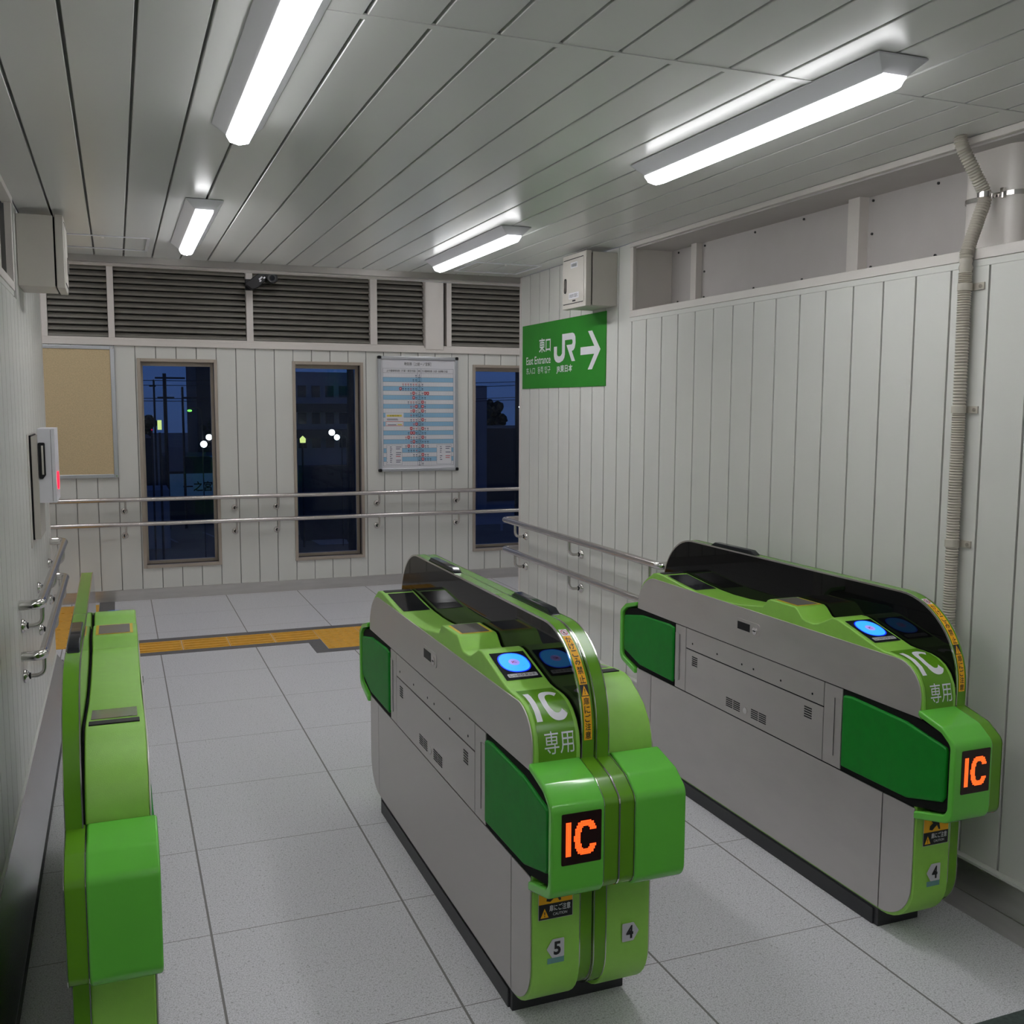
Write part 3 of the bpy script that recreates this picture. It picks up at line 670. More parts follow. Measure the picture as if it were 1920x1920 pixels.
        strip(z0, z0+0.110, YELL); strip(z0+0.110, z0+0.140, INK); strip(z0+0.140, z0+0.290, YELL); strip(z0+0.290, z0+0.320, WHITE)
        for k, ch in enumerate('扉にご注意'[::-1]): put_text(S, ch, (0.14, 0.86, z0+0.004+k*0.0212, z0+0.0225+k*0.0212), fb, INK, 0.012)
        for k, ch in enumerate('かけこみ禁止'[::-1]): put_text(S, ch, (0.14, 0.86, z0+0.143+k*0.0243, z0+0.164+k*0.0243), fb, INK, 0.012)
        put_poly(S, [(0.08, z0+0.112), (0.92, z0+0.112), (0.5, z0+0.138)], fb, YELL); put_text(S, '!', (0.45, 0.55, z0+0.115, z0+0.130), W(arc_map(cf, -0.0020)[0]), INK, 0.03)
        ring = ellipse(0.5, z0+0.305, 0.42, 0.0115, 20); rin = ellipse(0.5, z0+0.305, 0.34, 0.0093, 20)
        S.add([fb(*p) for p in ring]+[fb(*p) for p in rin], [(i, (i+1) % 20, 20+(i+1) % 20, 20+i) for i in range(20)], RED)
        put_poly(S, [(0.28, z0+0.311), (0.34, z0+0.3125), (0.74, z0+0.299), (0.68, z0+0.2975)], fb, RED)
        put_poly(S, [(0.42, z0+0.309), (0.58, z0+0.309), (0.52, z0+0.304), (0.64, z0+0.299), (0.56, z0+0.2985), (0.46, z0+0.302), (0.36, z0+0.299)], fb, INK)
        so_ = S.build('warning_strip', T, smooth=60); so_['label'] = 'amber warning strip with black vertical lettering'
    return xf

def decal(T, name, x0, x1, z0, z1, y, draw, label=None):
    g = MB(); fn = lambda a, b_, k=0: (x0+(x1-x0)*a, y-0.0006*k, z0+(z1-z0)*b_); draw(g, fn)
    o = g.build(name, T, smooth=0)
    if label: o['label'] = label
    return o
def number_tag(ch, left, teal):
    def d(g, fn):
        arrow = [(0, 0.5), (0.32, 1), (1, 1), (1, 0), (0.32, 0)] if left else [(1, 0.5), (0.68, 0), (0, 0), (0, 1), (0.68, 1)]
        arrow = fillet(arrow, 0.06, 3)
        if teal: put_poly(g, rect(0.05, 1.0, -0.30, 0.0), lambda a, b_: fn(a, b_, 1), TAGB)
        put_poly(g, arrow, lambda a, b_: fn(a, b_, 2), TAGG)
        put_text(g, ch, (0.40, 0.80, 0.14, 0.86) if left else (0.24, 0.66, 0.14, 0.86), lambda a, b_: fn(a, b_, 3), INK, 0.035)
    return d
def caution(g, fn):
    f1 = lambda a, b_: fn(a, b_, 1); f2 = lambda a, b_: fn(a, b_, 2); f3 = lambda a, b_: fn(a, b_, 3)
    put_poly(g, rect(-0.015, 1.015, -0.012, 1.012), lambda a, b_: fn(a, b_, 0.5), TAGG)
    put_poly(g, rect(0, 1, 0, 0.42), f1, INK); put_poly(g, rect(0, 1, 0.42, 1.0), f1, YELL)
    put_poly(g, [(0.05, 0.05), (0.29, 0.05), (0.17, 0.31)], f2, YELL); put_text(g, '!', (0.155, 0.185, 0.08, 0.22), f3, INK, 0.03)
    put_text(g, '扉にご注意', (0.31, 0.94, 0.20, 0.38), f2, WHITE, 0.012); put_text(g, 'CAUTION', (0.42, 0.84, 0.08, 0.155), f2, WHITE)
    # hand caught in a door: black silhouette
    put_poly(g, [(0.22, 0.50), (0.34, 0.47), (0.52, 0.62), (0.60, 0.47), (0.66, 0.48), (0.60, 0.74), (0.46, 0.92), (0.34, 0.90), (0.30, 0.76), (0.36, 0.70), (0.24, 0.62)], f2, INK)
    put_poly(g, [(0.60, 0.94), (0.78, 0.98), (0.66, 0.66), (0.60, 0.72)], f2, INK)

X5, X4, XG = 0.925, 2.150, 0.042
# middle gate: two halves back to back
G5 = thing('ticket_gate', (X5+0.172, 3.07, 0), 'double green and steel ticket gate in the middle, numbers 5 and 4 on its front', 'ticket gate', 'green ticket gates')
unit(G5, X5, 1, False, 'A'); unit(G5, X5+0.344, -1, True, 'B', 0.12)
MB().box(X5+0.006, X5+0.338, 2.352, 3.785, 0.0, 0.060, KICK).box(X5+0.001, X5+0.014, 2.372, 3.765, 0.0, 0.052, KICK).build('plinth', G5, bevel=0.002)
decal(G5, 'caution_sticker', X5+0.021, X5+0.114, 0.322, 0.418, 2.2118, caution)
decal(G5, 'number_sticker', X5+0.043, X5+0.092, 0.216, 0.266, 2.2118, number_tag('5', True, True), 'silver sticker with a black 5')
decal(G5, 'number_sticker', X5+0.258, X5+0.307, 0.218, 0.268, 2.2118, number_tag('4', False, False), 'silver sticker with a black 4')
# right gate: a single half against the right wall
G4 = thing('ticket_gate', (X4+0.086, 3.07, 0), 'single green and steel ticket gate beside the right wall, 4 on its front', 'ticket gate', 'green ticket gates')
unit(G4, X4, 1, False, 'A')
MB().box(X4+0.006, X4+0.165, 2.352, 3.785, 0.0, 0.060, KICK).box(X4+0.001, X4+0.014, 2.372, 3.765, 0.0, 0.052, KICK).build('plinth', G4, bevel=0.002)
decal(G4, 'caution_sticker', X4+0.034, X4+0.128, 0.316, 0.412, 2.2118, caution)
decal(G4, 'number_sticker', X4+0.052, X4+0.104, 0.202, 0.256, 2.2118, number_tag('4', True, True), 'silver sticker with a black 4')
# left gate: mirrored half seen from its unlettered end
GL = thing('ticket_gate', (XG-0.086, 3.07, 0), 'narrow green ticket gate at the left edge, seen from its plain green end', 'ticket gate', 'green ticket gates')
unit(GL, XG, -1, True, 'B', 0.12)
MB().box(XG-0.165, XG-0.006, 2.352, 3.785, 0.0, 0.060, KICK).build('plinth', GL, bevel=0.002)

# ------------------------------------------------------------------ handrails
def bend(pts, r=0.03, n=6):
    out = [Vector(pts[0])]
    for i in range(1, len(pts)-1):
        p = Vector(pts[i]); a = (Vector(pts[i-1])-p).normalized(); b_ = (Vector(pts[i+1])-p).normalized()
        for k in range(n+1):
            t_ = k/n; q0 = p+a*r*(1-t_); q1 = p+b_*r*t_; out.append(q0*(1-t_)+q1*t_)
    out.append(Vector(pts[-1])); return out
def bracket(T, top, wall, nrm):
    """J-shaped bracket: from under the tube at `top` down and to the wall point `wall`; nrm points into the room"""
    b = MB(); k = (top[0], top[1], wall[2]); b.tube(bend([top, k, wall], 0.035, 7), 0.0085, RAILM, 12)
    w_ = Vector(wall); n_ = Vector(nrm); b.tube([w_+n_*0.019, w_+n_*0.025], 0.0125, BLACK, 12)
    bo = b.build('bracket', T, smooth=60); f = MB()
    f.tube([w_, w_+n_*0.006, w_+n_*0.012, w_+n_*0.02], [0.027, 0.027, 0.022, 0.014], CHROME, 18); f.build('flange', bo, smooth=50)
def handrail(label, path, brs, group):
    P = Vector(path[len(path)//2]); T = thing('handrail', tuple(path[0]), label, 'handrail', group)
    t_ = MB(); t_.tube(bend(path, 0.05, 8), 0.0185, RAILM, 20); t_.build('tube', T, smooth=60)
    for b in brs: bracket(T, *b)
    return T
for z, nm in ((0.840, 'upper'), (0.640, 'lower')):
    wo_ = 'upper' if z > 0.7 else 'lower'
    T = handrail('%s stainless handrail along the back wall, crossing the windows' % wo_, [(-2.0, YB-0.078, z), (5.0, YB-0.078, z)],
             [((x, YB-0.078, z-0.015), (x-0.008, YB-0.001, z-0.098), (0, -1, 0)) for x in (-0.9, 0.043, 0.915, 1.262, 2.14, 2.88, 3.9)], 'back wall handrails')
    MB().tube([(0.143, YB-0.078, z), (0.148, YB-0.078, z)], 0.0192, CHROME, 18).build('joint_sleeve', T)
    x = XR-0.082
    T = handrail('%s stainless handrail on the right wall, turning the corner at its far end' % wo_, [(x, 4.235, z+0.003), (x, 6.322, z+0.003), (XR+1.2, 6.322, z+0.003)],
             [((x, y, z-0.012), (XR-0.001, y, z-0.09), (-1, 0, 0)) for y in (4.30, 5.245, 6.10)], 'right wall handrails')
    MB().tube(bend([(x, 4.262, z+0.003), (x, 4.205, z+0.003), (XR-0.001, 4.205, z+0.003)], 0.035, 8), 0.0192, CHROME, 20).build('end_elbow', T, smooth=60)
    x = XL+0.077
    T = handrail('%s stainless handrail on the left wall beside the left gate' % wo_, [(x, 4.235, z+0.003), (x, 6.10, z+0.003)],
             [((x, y, z-0.012), (XL+0.001, y, z-0.09), (1, 0, 0)) for y in (4.27, 5.15, 5.93)], 'left wall handrails')
    for (y0, y1) in ((4.262, 4.205), (6.07, 6.13)):
        MB().tube(bend([(x, y0, z+0.003), (x, y1, z+0.003), (XL+0.001, y1, z+0.003)], 0.035, 8), 0.0192, CHROME, 20).build('end_elbow', T, smooth=60)

# ------------------------------------------------------------------ green sign on the right wall
SG = thing('exit_sign', (XR, 5.574, 1.72), 'green sign with white lettering and arrow on the right wall, under the cabinet', 'sign')
MB().box(XR-0.004, XR-0.0005, 4.968, 6.18, 1.7195, 2.125, SIGNG).build('panel', SG)
sx_ = XR-0.0048
SF = lambda a, b_: (sx_, a, b_)
g = MB()
put_text(g, '東口', (5.899, 5.720, 1.942, 2.030), SF, WHITE, 0.014)
put_text(g, 'East Entrance', (6.110, 5.718, 1.872, 1.921), SF, WHITE, 0.010)
put_text(g, '东入口', (6.110, 5.966, 1.812, 1.853), SF, WHITE)
put_text(g, '동쪽 입구', (5.921, 5.721, 1.812, 1.855), SF, WHITE)
put_text(g, 'JR東日本', (5.627, 5.397, 1.804, 1.854), SF, WHITE, 0.02)
g.build('lettering', SG, smooth=0)
g = MB()
J = [(5.667, 1.967), (5.622, 1.967), (5.622, 1.922), (5.612, 1.911), (5.590, 1.906), (5.566, 1.909), (5.548, 1.922), (5.547, 2.036), (5.400, 2.036), (5.376, 2.029), (5.360, 2.010), (5.357, 1.975), (5.368, 1.947), (5.387, 1.934), (5.409, 1.931), (5.361, 1.871), (5.409, 1.871), (5.484, 1.968), (5.410, 1.969), (5.400, 1.975), (5.398, 1.987), (5.404, 1.996), (5.414, 1.998), (5.506, 1.998), (5.505, 1.915), (5.514, 1.895), (5.536, 1.879), (5.575, 1.870), (5.605, 1.869), (5.638, 1.877), (5.658, 1.892), (5.667, 1.913)]
put_poly(g, J, SF, WHITE); g.build('logo', SG, smooth=0)
g = MB(); put_poly(g, [(5.192, 2.031), (5.139, 2.031), (5.032, 1.923), (5.136, 1.816), (5.191, 1.816), (5.110, 1.901), (5.289, 1.901), (5.289, 1.945), (5.110, 1.945)], SF, WHITE); g.build('arrow', SG, smooth=0)

# ------------------------------------------------------------------ wall cabinets
def cabinet(xw, s, y0, y1, z0, z1, label, texts):
    """s = direction into the room along x"""
    T = thing('wall_cabinet', (xw, (y0+y1)/2, z0), label, 'cabinet', 'beige wall cabinets')
    bx = lambda a, b_, *r: MB().box(*sorted((xw+s*a, xw+s*b_)), *r)
    bx(0.001, 0.146, y0+0.002, y1-0.004, z0+0.004, z1-0.004, CABG).build('body', T, bevel=0.003)
    bx(0.146, 0.153, y0+0.010, y1-0.010, z0+0.010, z1-0.010, MBLACK).build('seal', T)
    c = bx(0.153, 0.187, y0, y1, z0, z1, CABG).build('cover', T, bevel=0.004)
    d = bx(0.187, 0.1895, y0+0.022, y1-0.022, z0+0.028, z1-0.028, CABG); d.box(*sorted((xw+s*0.1872, xw+s*0.1900)), y0+0.03, y1-0.02, z1-0.028, z1-0.024, GAP); d.box(*sorted((xw+s*0.1872, xw+s*0.1900)), y0+0.03, y1-0.02, z0+0.024, z0+0.028, GAP)
    do = d.build('door', T, bevel=0.001)
    h = MB(); yh = y1-0.045
    hp = fillet([(yh-0.014, z0+0.085), (yh+0.014, z0+0.085), (yh+0.014, z0+0.165), (yh-0.014, z0+0.165)], 0.013, 5)
    h.prism(hp, *sorted((xw+s*0.1895, xw+s*0.192)), BLACK, 'x'); hp = fillet([(yh-0.011, z0+0.092), (yh+0.006, z0+0.092), (yh+0.006, z0+0.158), (yh-0.011, z0+0.158)], 0.008, 4)
    h.prism(hp, *sorted((xw+s*0.192, xw+s*0.1945)), CHROME, 'x'); h.build('handle', do)
    if texts:
        l = MB(); X = xw+s*0.1905; X2 = xw+s*0.1912; yc = (y0+y1)/2-0.005
        F = lambda a, b_: (X, a, b_); F2 = lambda a, b_: (X2, a, b_)
        for (q0, q1, zz0, zz1, tx) in ((yc-0.045, yc+0.040, z1-0.075, z1-0.045, '制御機器'), (yc-0.065, yc+0.062, z0+0.050, z0+0.082, '自動改札電源 2')):
            put_poly(l, rect(q0, q1, zz0, zz1), F, PAPER); put_text(l, tx, (q1-0.01, q0+0.01, zz0+0.006, zz1-0.006), F2, INK)
        put_poly(l, rect(yc-0.025, yc+0.015, z0+0.034, z0+0.043), F, INK)
        l.build('name_labels', do, smooth=0)
cabinet(XR, -1, 4.848, 5.145, 2.135, 2.422, 'beige metal cabinet on the right wall above the green sign', True)
cabinet(XL, 1, 4.85, 5.15, 2.110, 2.422, 'beige metal cabinet on the left wall, seen side on', False)

# ------------------------------------------------------------------ boards on the back wall
PB = thing('notice_board', (-0.45, YB, 1.02), 'empty tan pinboard in an aluminium frame on the back wall, partly behind the left wall', 'notice board')
MB().box(-0.875, -0.025, YB-0.018, YB-0.001, 1.043, 2.045, CORK).build('pin_surface', PB)
f = MB()
for (a, b_, c0, c1) in ((-0.905, -0.872, 1.016, 2.070), (-0.030, 0.003, 1.016, 2.070), (-0.872, -0.030, 1.016, 1.047), (-0.872, -0.030, 2.040, 2.070)): f.box(a, b_, YB-0.026, YB-0.001, c0, c1, ALU)
f.build('frame', PB, bevel=0.004)
f = MB()
for xx, zz in ((-0.012, 2.055), (-0.012, 1.031)): f.tube([(xx, YB-0.026, zz), (xx, YB-0.029, zz)], 0.008, CHROME, 12)
f.build('corner_screws', PB)

TT = thing('timetable_board', (2.522, YB, 1.02), 'framed timetable poster with pale blue stripes on the back wall between two windows', 'timetable')
a0, a1, c0, c1 = 2.153, 2.891, 1.020, 2.039
f = MB(); fw = 0.028
for (p, q, r, s_) in ((a0, a0+fw, c0, c1), (a1-fw, a1, c0, c1), (a0+fw, a1-fw, c0, c0+fw), (a0+fw, a1-fw, c1-fw, c1)): f.box(p, q, YB-0.028, YB-0.001, r, s_, ALU)
f.build('frame', TT, bevel=0.006, seg=3)
f = MB()
for xx in (a0, a1):
    for zz in (c0, c1):
        sx0 = 1 if xx == a0 else -1; sz0 = 1 if zz == c0 else -1
        f.prism(fillet([(xx-sx0*0.002, zz-sz0*0.002), (xx+sx0*0.026, zz-sz0*0.002), (xx+sx0*0.026, zz+sz0*0.026), (xx-sx0*0.002, zz+sz0*0.026)], 0.008, 3), YB-0.030, YB-0.001, BLACK, 'y')
f.build('corner_caps', TT)
po = MB().box(a0+fw-0.002, a1-fw+0.002, YB-0.012, YB-0.001, c0+fw-0.002, c1-fw+0.002, PAPER).build('poster', TT)
PX0, PX1, PZ0, PZ1 = a0+0.045, a1-0.042, c0+0.05, c1-0.107
def PF(k): return lambda a, b_: (PX0+(PX1-PX0)*a, YB-0.0125-0.0004*k, PZ0+(PZ1-PZ0)*b_)
g = MB(); rows = 22; rh = 1/rows
for k in range(1, rows):
    if k % 2 == 0: put_poly(g, rect(0, 1, 1-(k+1)*rh, 1-k*rh), PF(0), PBLUE)
for k in range(rows+1): put_poly(g, rect(0, 1, k*rh-0.0008, k*rh+0.0008), PF(1), NAVY)
for a in (0, 0.484, 0.536, 1): put_poly(g, rect(a-0.0014, a+0.0014, 0, 1), PF(1), NAVY)
for k in range(1, 13):
    for base in (0.484*k/13, 0.536+0.464*k/13): put_poly(g, rect(base-0.0005, base+0.0005, 0, 1-rh), PF(1), TAGG)
g.build('printed_grid', po, smooth=0)
g = MB()
put_text(g, '時刻表［上総一ノ宮駅］', (0.30, 0.68, 1.030, 1.066), PF(2), INK, 0.004)
put_text(g, '上り電車時刻表（千葉・東京方面）', (0.05, 0.46, 1-0.80*rh, 1-0.25*rh), PF(2), INK, 0.0)
put_text(g, '時', (0.495, 0.525, 1-0.80*rh, 1-0.25*rh), PF(2), INK)
put_text(g, '下り電車時刻表（大原・安房鴨川方面）', (0.545, 0.92, 1-0.80*rh, 1-0.25*rh), PF(2), INK, 0.0)
hours = [str(h) for h in list(range(4, 24))+[0]]
for k, h in enumerate(hours):
    zc = 1-(k+1.5)*rh; put_text(g, h, (0.51-0.008*len(h), 0.51+0.008*len(h), zc-0.012, zc+0.016), PF(2), NAVY)
    put_poly(g, rect(0.494, 0.526, zc-0.021, zc-0.016), PF(2), INK)
Lc = ['0', '00', 'rrr0rr', 'R000r00', '0R0', 'R0', '0rr0', 'rrR', 'rR0', 'r00', '0r0', 'rR', 'R0r', '0RR0', 'rR0r0', 'rR0', '0R0r0', '000r', '00', '', '']
gl_, gr_ = MB(), MB()
Rc = ['', '', '0', '0', '0RR', '00', 'R0', 'R0', 'R0', '0', 'R0', '0', 'R00', '00', 'R0', '000', 'R00', '0', 'R00', 'R000', '0']
for k in range(21):
    zc = 1-(k+1.5)*rh
    for side, cells, gq in ((-1, Lc[k][::-1], gl_), (1, Rc[k], gr_)):
        for j, ch in enumerate(cells):
            xc = 0.466-0.037*j if side < 0 else 0.556+0.037*j
            if ch == 'R': put_poly(gq, fillet(rect(xc-0.018, xc+0.018, zc-0.016, zc+0.014), 0.007, 3), PF(2), RED)
            ink = {'R': PAPER, 'r': RED}.get(ch, NAVY)
            for dx in (-0.006, 0.004): put_poly(gq, rect(xc+dx-0.003, xc+dx+0.003, zc-0.009, zc+0.006), PF(3), ink)
            put_poly(gq, rect(xc-0.007, xc+0.007, zc-0.021, zc-0.0165), PF(2), NAVY)
g.build('printed_heading', po, smooth=0); gl_.build('printed_times', po, smooth=0); gr_.build('printed_times', po, smooth=0)
g = MB()
put_poly(g, rect(0.03, 0.285, 0.395, 0.545), PF(3), PAPER); put_poly(g, rect(0.05, 0.26, 0.507, 0.526), PF(4), PYEL); put_text(g, 'お知らせ', (0.09, 0.22, 0.509, 0.524), PF(5), INK)
put_poly(g, rect(0.05, 0.20, 0.480, 0.485), PF(4), INK); put_poly(g, rect(0.05, 0.21, 0.471, 0.475), PF(4), INK)
for r_ in (rect(0.035, 0.28, 0.412, 0.416), rect(0.035, 0.28, 0.454, 0.458), rect(0.035, 0.039, 0.412, 0.458), rect(0.276, 0.28, 0.412, 0.458)): put_poly(g, r_, PF(4), RED)
put_poly(g, rect(0.20, 0.26, 0.420, 0.431), PF(4), PYEL); put_poly(g, rect(0.06, 0.18, 0.421, 0.426), PF(4), INK)
g.build('paper_notice', po, smooth=0)
for (p, q) in ((0.04, 0.262), (0.755, 0.97)):
    g = MB(); put_poly(g, rect(p, q, 0.012, 0.215), PF(3), PAPER)
    for r_ in (rect(p, q, 0.012, 0.0135), rect(p, q, 0.2135, 0.215), rect(p, p+0.002, 0.012, 0.215), rect(q-0.002, q, 0.012, 0.215)): put_poly(g, r_, PF(4), NAVY)
    random.seed(3)
    for k in range(9):
        z = 0.195-k*0.0195
        if p > 0.5 and k in (4, 8): continue
        for (u0, u1) in ((0.04, 0.10), (0.22, 0.38), (0.60, 0.95)):
            if random.random() < 0.22: continue
            put_poly(g, rect(p+(q-p)*u0, p+(q-p)*(u1-random.random()*0.08), z-0.003, z+0.003), PF(4), RED if (k in (2, 5, 6) and u0 > 0.5) else NAVY)
    g.build('printed_legend', po, smooth=0)

# ------------------------------------------------------------------ security camera on the louver post
CC = thing('security_camera', (1.07, YB, 2.60), 'black security camera and sensor on the post between two wide louver bays', 'security camera')
yy = 8.55
MB().box(1.035, 1.105, YB-0.02, YB+0.006, 2.555, 2.645, BLACK).tube([(1.07, YB-0.015, 2.60), (1.085, yy+0.03, 2.61)], 0.016, BLACK, 12).build('mount', CC, bevel=0.002)
b = MB(); b.prism(fillet([(1.008, 2.584), (1.148, 2.696), (1.176, 2.674), (1.174, 2.618), (1.118, 2.560), (1.066, 2.541), (1.038, 2.566)], 0.008, 3), yy-0.03, yy+0.04, BLACK, 'y')
bd = b.build('sensor_body', CC, bevel=0.006)
g = MB()
for (p, q) in ((1.130, 2.629), (1.143, 2.641), (1.134, 2.613), (1.166, 2.640)):
    g.add([(p+dx*0.8-dz*0.6, yy-0.0312, q+dx*0.6+dz*0.8) for dx, dz in ((-0.009, -0.006), (0.009, -0.006), (0.009, 0.006), (-0.009, 0.006))], [(0, 1, 2, 3)], PAPER)
g.build('white_marking', bd, smooth=0)
b = MB(); b.prism(fillet([(1.165, 2.694), (1.270, 2.696), (1.277, 2.670), (1.274, 2.615), (1.235, 2.602), (1.190, 2.615)], 0.01, 3), yy-0.02, yy+0.10, BLACK, 'y'); hd = b.build('camera_head', CC, bevel=0.004)
MB().box(1.163, 1.279, yy-0.065, yy+0.10, 2.687, 2.697, BLACK).build('sun_hood', CC, bevel=0.002)
b = MB(); cxx, czz = 1.228, 2.640; b.tube([(cxx, yy-0.02, czz), (cxx, yy-0.036, czz)], 0.038, BLACK, 24); b.tube([(cxx, yy-0.036, czz), (cxx, yy-0.0365, czz)], 0.034, KICK, 24); b.tube([(cxx, yy-0.0365, czz), (cxx, yy-0.040, czz)], 0.022, DISP, 20)
b.build('lens', hd, smooth=50)

# ------------------------------------------------------------------ conduit on the right wall
CD = thing('conduit', (2.475, 2.45, 0.35), 'beige corrugated conduit running down the right wall behind the right gate', 'conduit')
ctrl = [(2.452, 2.475, 2.445), (2.462, 2.470, 2.405), (2.505, 2.458, 2.33), (2.538, 2.450, 2.265), (2.515, 2.450, 2.19), (2.482, 2.450, 2.10), (2.476, 2.450, 2.03), (2.476, 2.448, 1.6), (2.476, 2.447, 1.0), (2.476, 2.446, 0.45)]
def catmull(P, step):
    P = [Vector(p) for p in P]; Q = [P[0]*2-P[1]]+P+[P[-1]*2-P[-2]]; out = []
    for i in range(1, len(Q)-2):
        n = max(2, int((Q[i+1]-Q[i]).length/step))
        for k in range(n):
            t_ = k/n; a, b_, c_, d_ = Q[i-1], Q[i], Q[i+1], Q[i+2]
            out.append(0.5*((2*b_)+(c_-a)*t_+(2*a-5*b_+4*c_-d_)*t_*t_+(3*b_-a-3*c_+d_)*t_**3))
    out.append(P[-1]); return out
pts = catmull(ctrl, 0.0042); b = MB(); b.tube(pts, [0.0212 if k % 2 else 0.0172 for k in range(len(pts))], CONDM, 16); b.build('hose', CD, smooth=60)
for z in (1.985, 1.605, 1.18):
    s = MB(); r = 0.0225
    s.tube([(2.476, 2.449, z-0.011), (2.476, 2.449, z+0.011)], r, CONDM, 18)
    s.box(XR-0.006, XR-0.0008, 2.395, 2.449, z-0.011, z+0.011, CONDM); s.tube([(XR-0.006, 2.406, z), (XR-0.010, 2.406, z)], 0.0055, CHROME, 10)
    s.build('saddle_clip', CD, smooth=50)
s = MB(); ol = fillet([(2.571, 2.356), (2.739, 2.356), (2.739, 2.589), (2.571, 2.589)], 0.047, 6); il = [(2.655+(p[0]-2.655)*0.985, 2.4725+(p[1]-2.4725)*0.985) for p in ol]
s.ring_prism(ol, il, 2.262, 2.276, CHROME, 'z'); s.tube([(2.538, 2.450, 2.261), (2.538, 2.450, 2.277)], 0.0225, CHROME, 18); s.box(2.56, 2.572, 2.40, 2.412, 2.255, 2.285, CHROME)
s.build('metal_strap', CD, smooth=50)

# ------------------------------------------------------------------ wall intercom on the left wall
IC = thing('wall_intercom', (XL, 5.05, 1.0), 'white wall unit with black handle and red light on the left wall', 'intercom')
MB().box(XL+0.0005, XL+0.006, 4.90, 5.30, 0.97, 1.475, TRIMW).build('back_plate', IC, bevel=0.001)
MB().box(XL+0.006, XL+0.014, 4.96, 5.26, 1.0, 1.47, BLACK).box(XL+0.014, XL+0.040, 4.95, 5.27, 1.005, 1.465, CABG).build('base_box', IC, bevel=0.002)
cv = MB().box(XL+0.040, XL+0.094, 4.955, 5.25, 1.167, 1.500, PLW).box(XL+0.094, XL+0.0955, 4.96, 5.245, 1.172, 1.495, GAP).box(XL+0.0955, XL+0.110, 4.955, 5.25, 1.167, 1.500, PLW).build('cover', IC, bevel=0.003)
h = MB(); h.prism(fillet([(XL+0.042, 1.276), (XL+0.042, 1.438), (XL+0.070, 1.438), (XL+0.070, 1.292), (XL+0.058, 1.276)], 0.006, 3), 4.944, 4.955, BLACK, 'y'); h.box(XL+0.055, XL+0.063, 4.942, 4.945, 1.295, 1.425, CABG); h.build('handle', cv, bevel=0.001)
r = MB(); r.tube([(XL+0.110, 5.08, 1.26), (XL+0.116, 5.08, 1.26)], 0.042, REDL, 20); r.build('red_light', cv)

# ------------------------------------------------------------------ tactile paving in the floor
def tactile(x0, y0, kind, along, label, group, w=0.296, d=0.296):
    b = MB(); b.box(x0, x0+w, y0, y0+d, 0.0, 0.002, TACT)
    if kind == 'bar':
        for k in range(4):
            q = 0.04+k*0.072
            if along == 'x': b.box(x0+0.012, x0+w-0.012, y0+q-0.011, y0+q+0.011, 0.002, 0.006, TACT)
            else: b.box(x0+q-0.011, x0+q+0.011, y0+0.012, y0+d-0.012, 0.002, 0.006, TACT)
    else:
        for i in range(5):
            for j in range(5):
                cx_, cy_ = x0+0.03+i*0.059, y0+0.03+j*0.059; b.tube([(cx_, cy_, 0.002), (cx_, cy_, 0.006)], [0.014, 0.010], TACT, 8)
    tag(b.build('tactile_paving_tile', None, smooth=0), label, 'tactile tile', group)
k = 0; xx = 1.260-0.3
while xx > -0.44:
    tactile(xx+0.002, 6.818, 'bar', 'x', 'ribbed yellow tactile tile in the strip running across the floor to the left', 'ribbed tactile tiles across the floor'); xx -= 0.3
for i in range(2):
    for j in range(2):
        tactile(1.262+i*0.3, 6.520+j*0.3, 'dot', 'x', 'dotted yellow tactile tile in the square patch behind the middle gate', 'dotted tactile tiles behind the middle gate')
yy = 7.120
while yy+0.3 < YB-0.02:
    tactile(-0.475, yy, 'bar', 'y', 'ribbed yellow tactile tile in the strip leading to the back wall at the left', 'ribbed tactile tiles toward the back wall'); yy += 0.3
for i in range(1):
    tactile(-0.475-0.0, 6.82, 'dot', 'x', 'dotted yellow tactile tile at the left corner where the two strips meet', 'corner tactile tile') if xx < -0.9 else None
tg = MB()
tg.box(-0.10, 1.862, 7.118, 7.205, 0, 0.0015, TGREY); tg.box(-0.44, 1.165, 6.735, 6.816, 0, 0.0015, TGREY); tg.box(1.165, 1.258, 6.432, 6.816, 0, 0.0015, TGREY); tg.box(1.258, 1.95, 6.432, 6.518, 0, 0.0015, TGREY)
tg.box(-0.177, -0.062, 7.118, YB-0.02, 0, 0.0015, TGREY)
struct(tg, 'trim_10')

# ------------------------------------------------------------------ the town outside at dusk (street 5.5 m below)
GZ = -5.5
struct(MB().box(-60, 140, 12, 260, GZ-0.2, GZ, ASPH), 'ground')
rm = MB()
for (p, q) in (((2.1, 57.5), (2.72, 54.0)), ((4.3, 57.8), (4.75, 55.4)), ((9.3, 53.0), (10.9, 50.8)), ((20.2, 53), (23.8, 62.4))):
    d = (Vector(q)-Vector(p)); n_ = Vector((-d.y, d.x)).normalized()*0.07
    rm.add([(p[0]-n_.x, p[1]-n_.y, GZ+0.01), (p[0]+n_.x, p[1]+n_.y, GZ+0.01), (q[0]+n_.x, q[1]+n_.y, GZ+0.01), (q[0]-n_.x, q[1]-n_.y, GZ+0.01)], [(0, 1, 2, 3)], BLDG)
struct(rm, 'road_marking')
struct(MB().add([(9.0, 58.5, GZ+0.02), (9.4, 50.5, GZ+0.02), (11.2, 50.5, GZ+0.02), (10.4, 60.0, GZ+0.02)], [(0, 1, 2, 3)], BLDG), 'pavement')
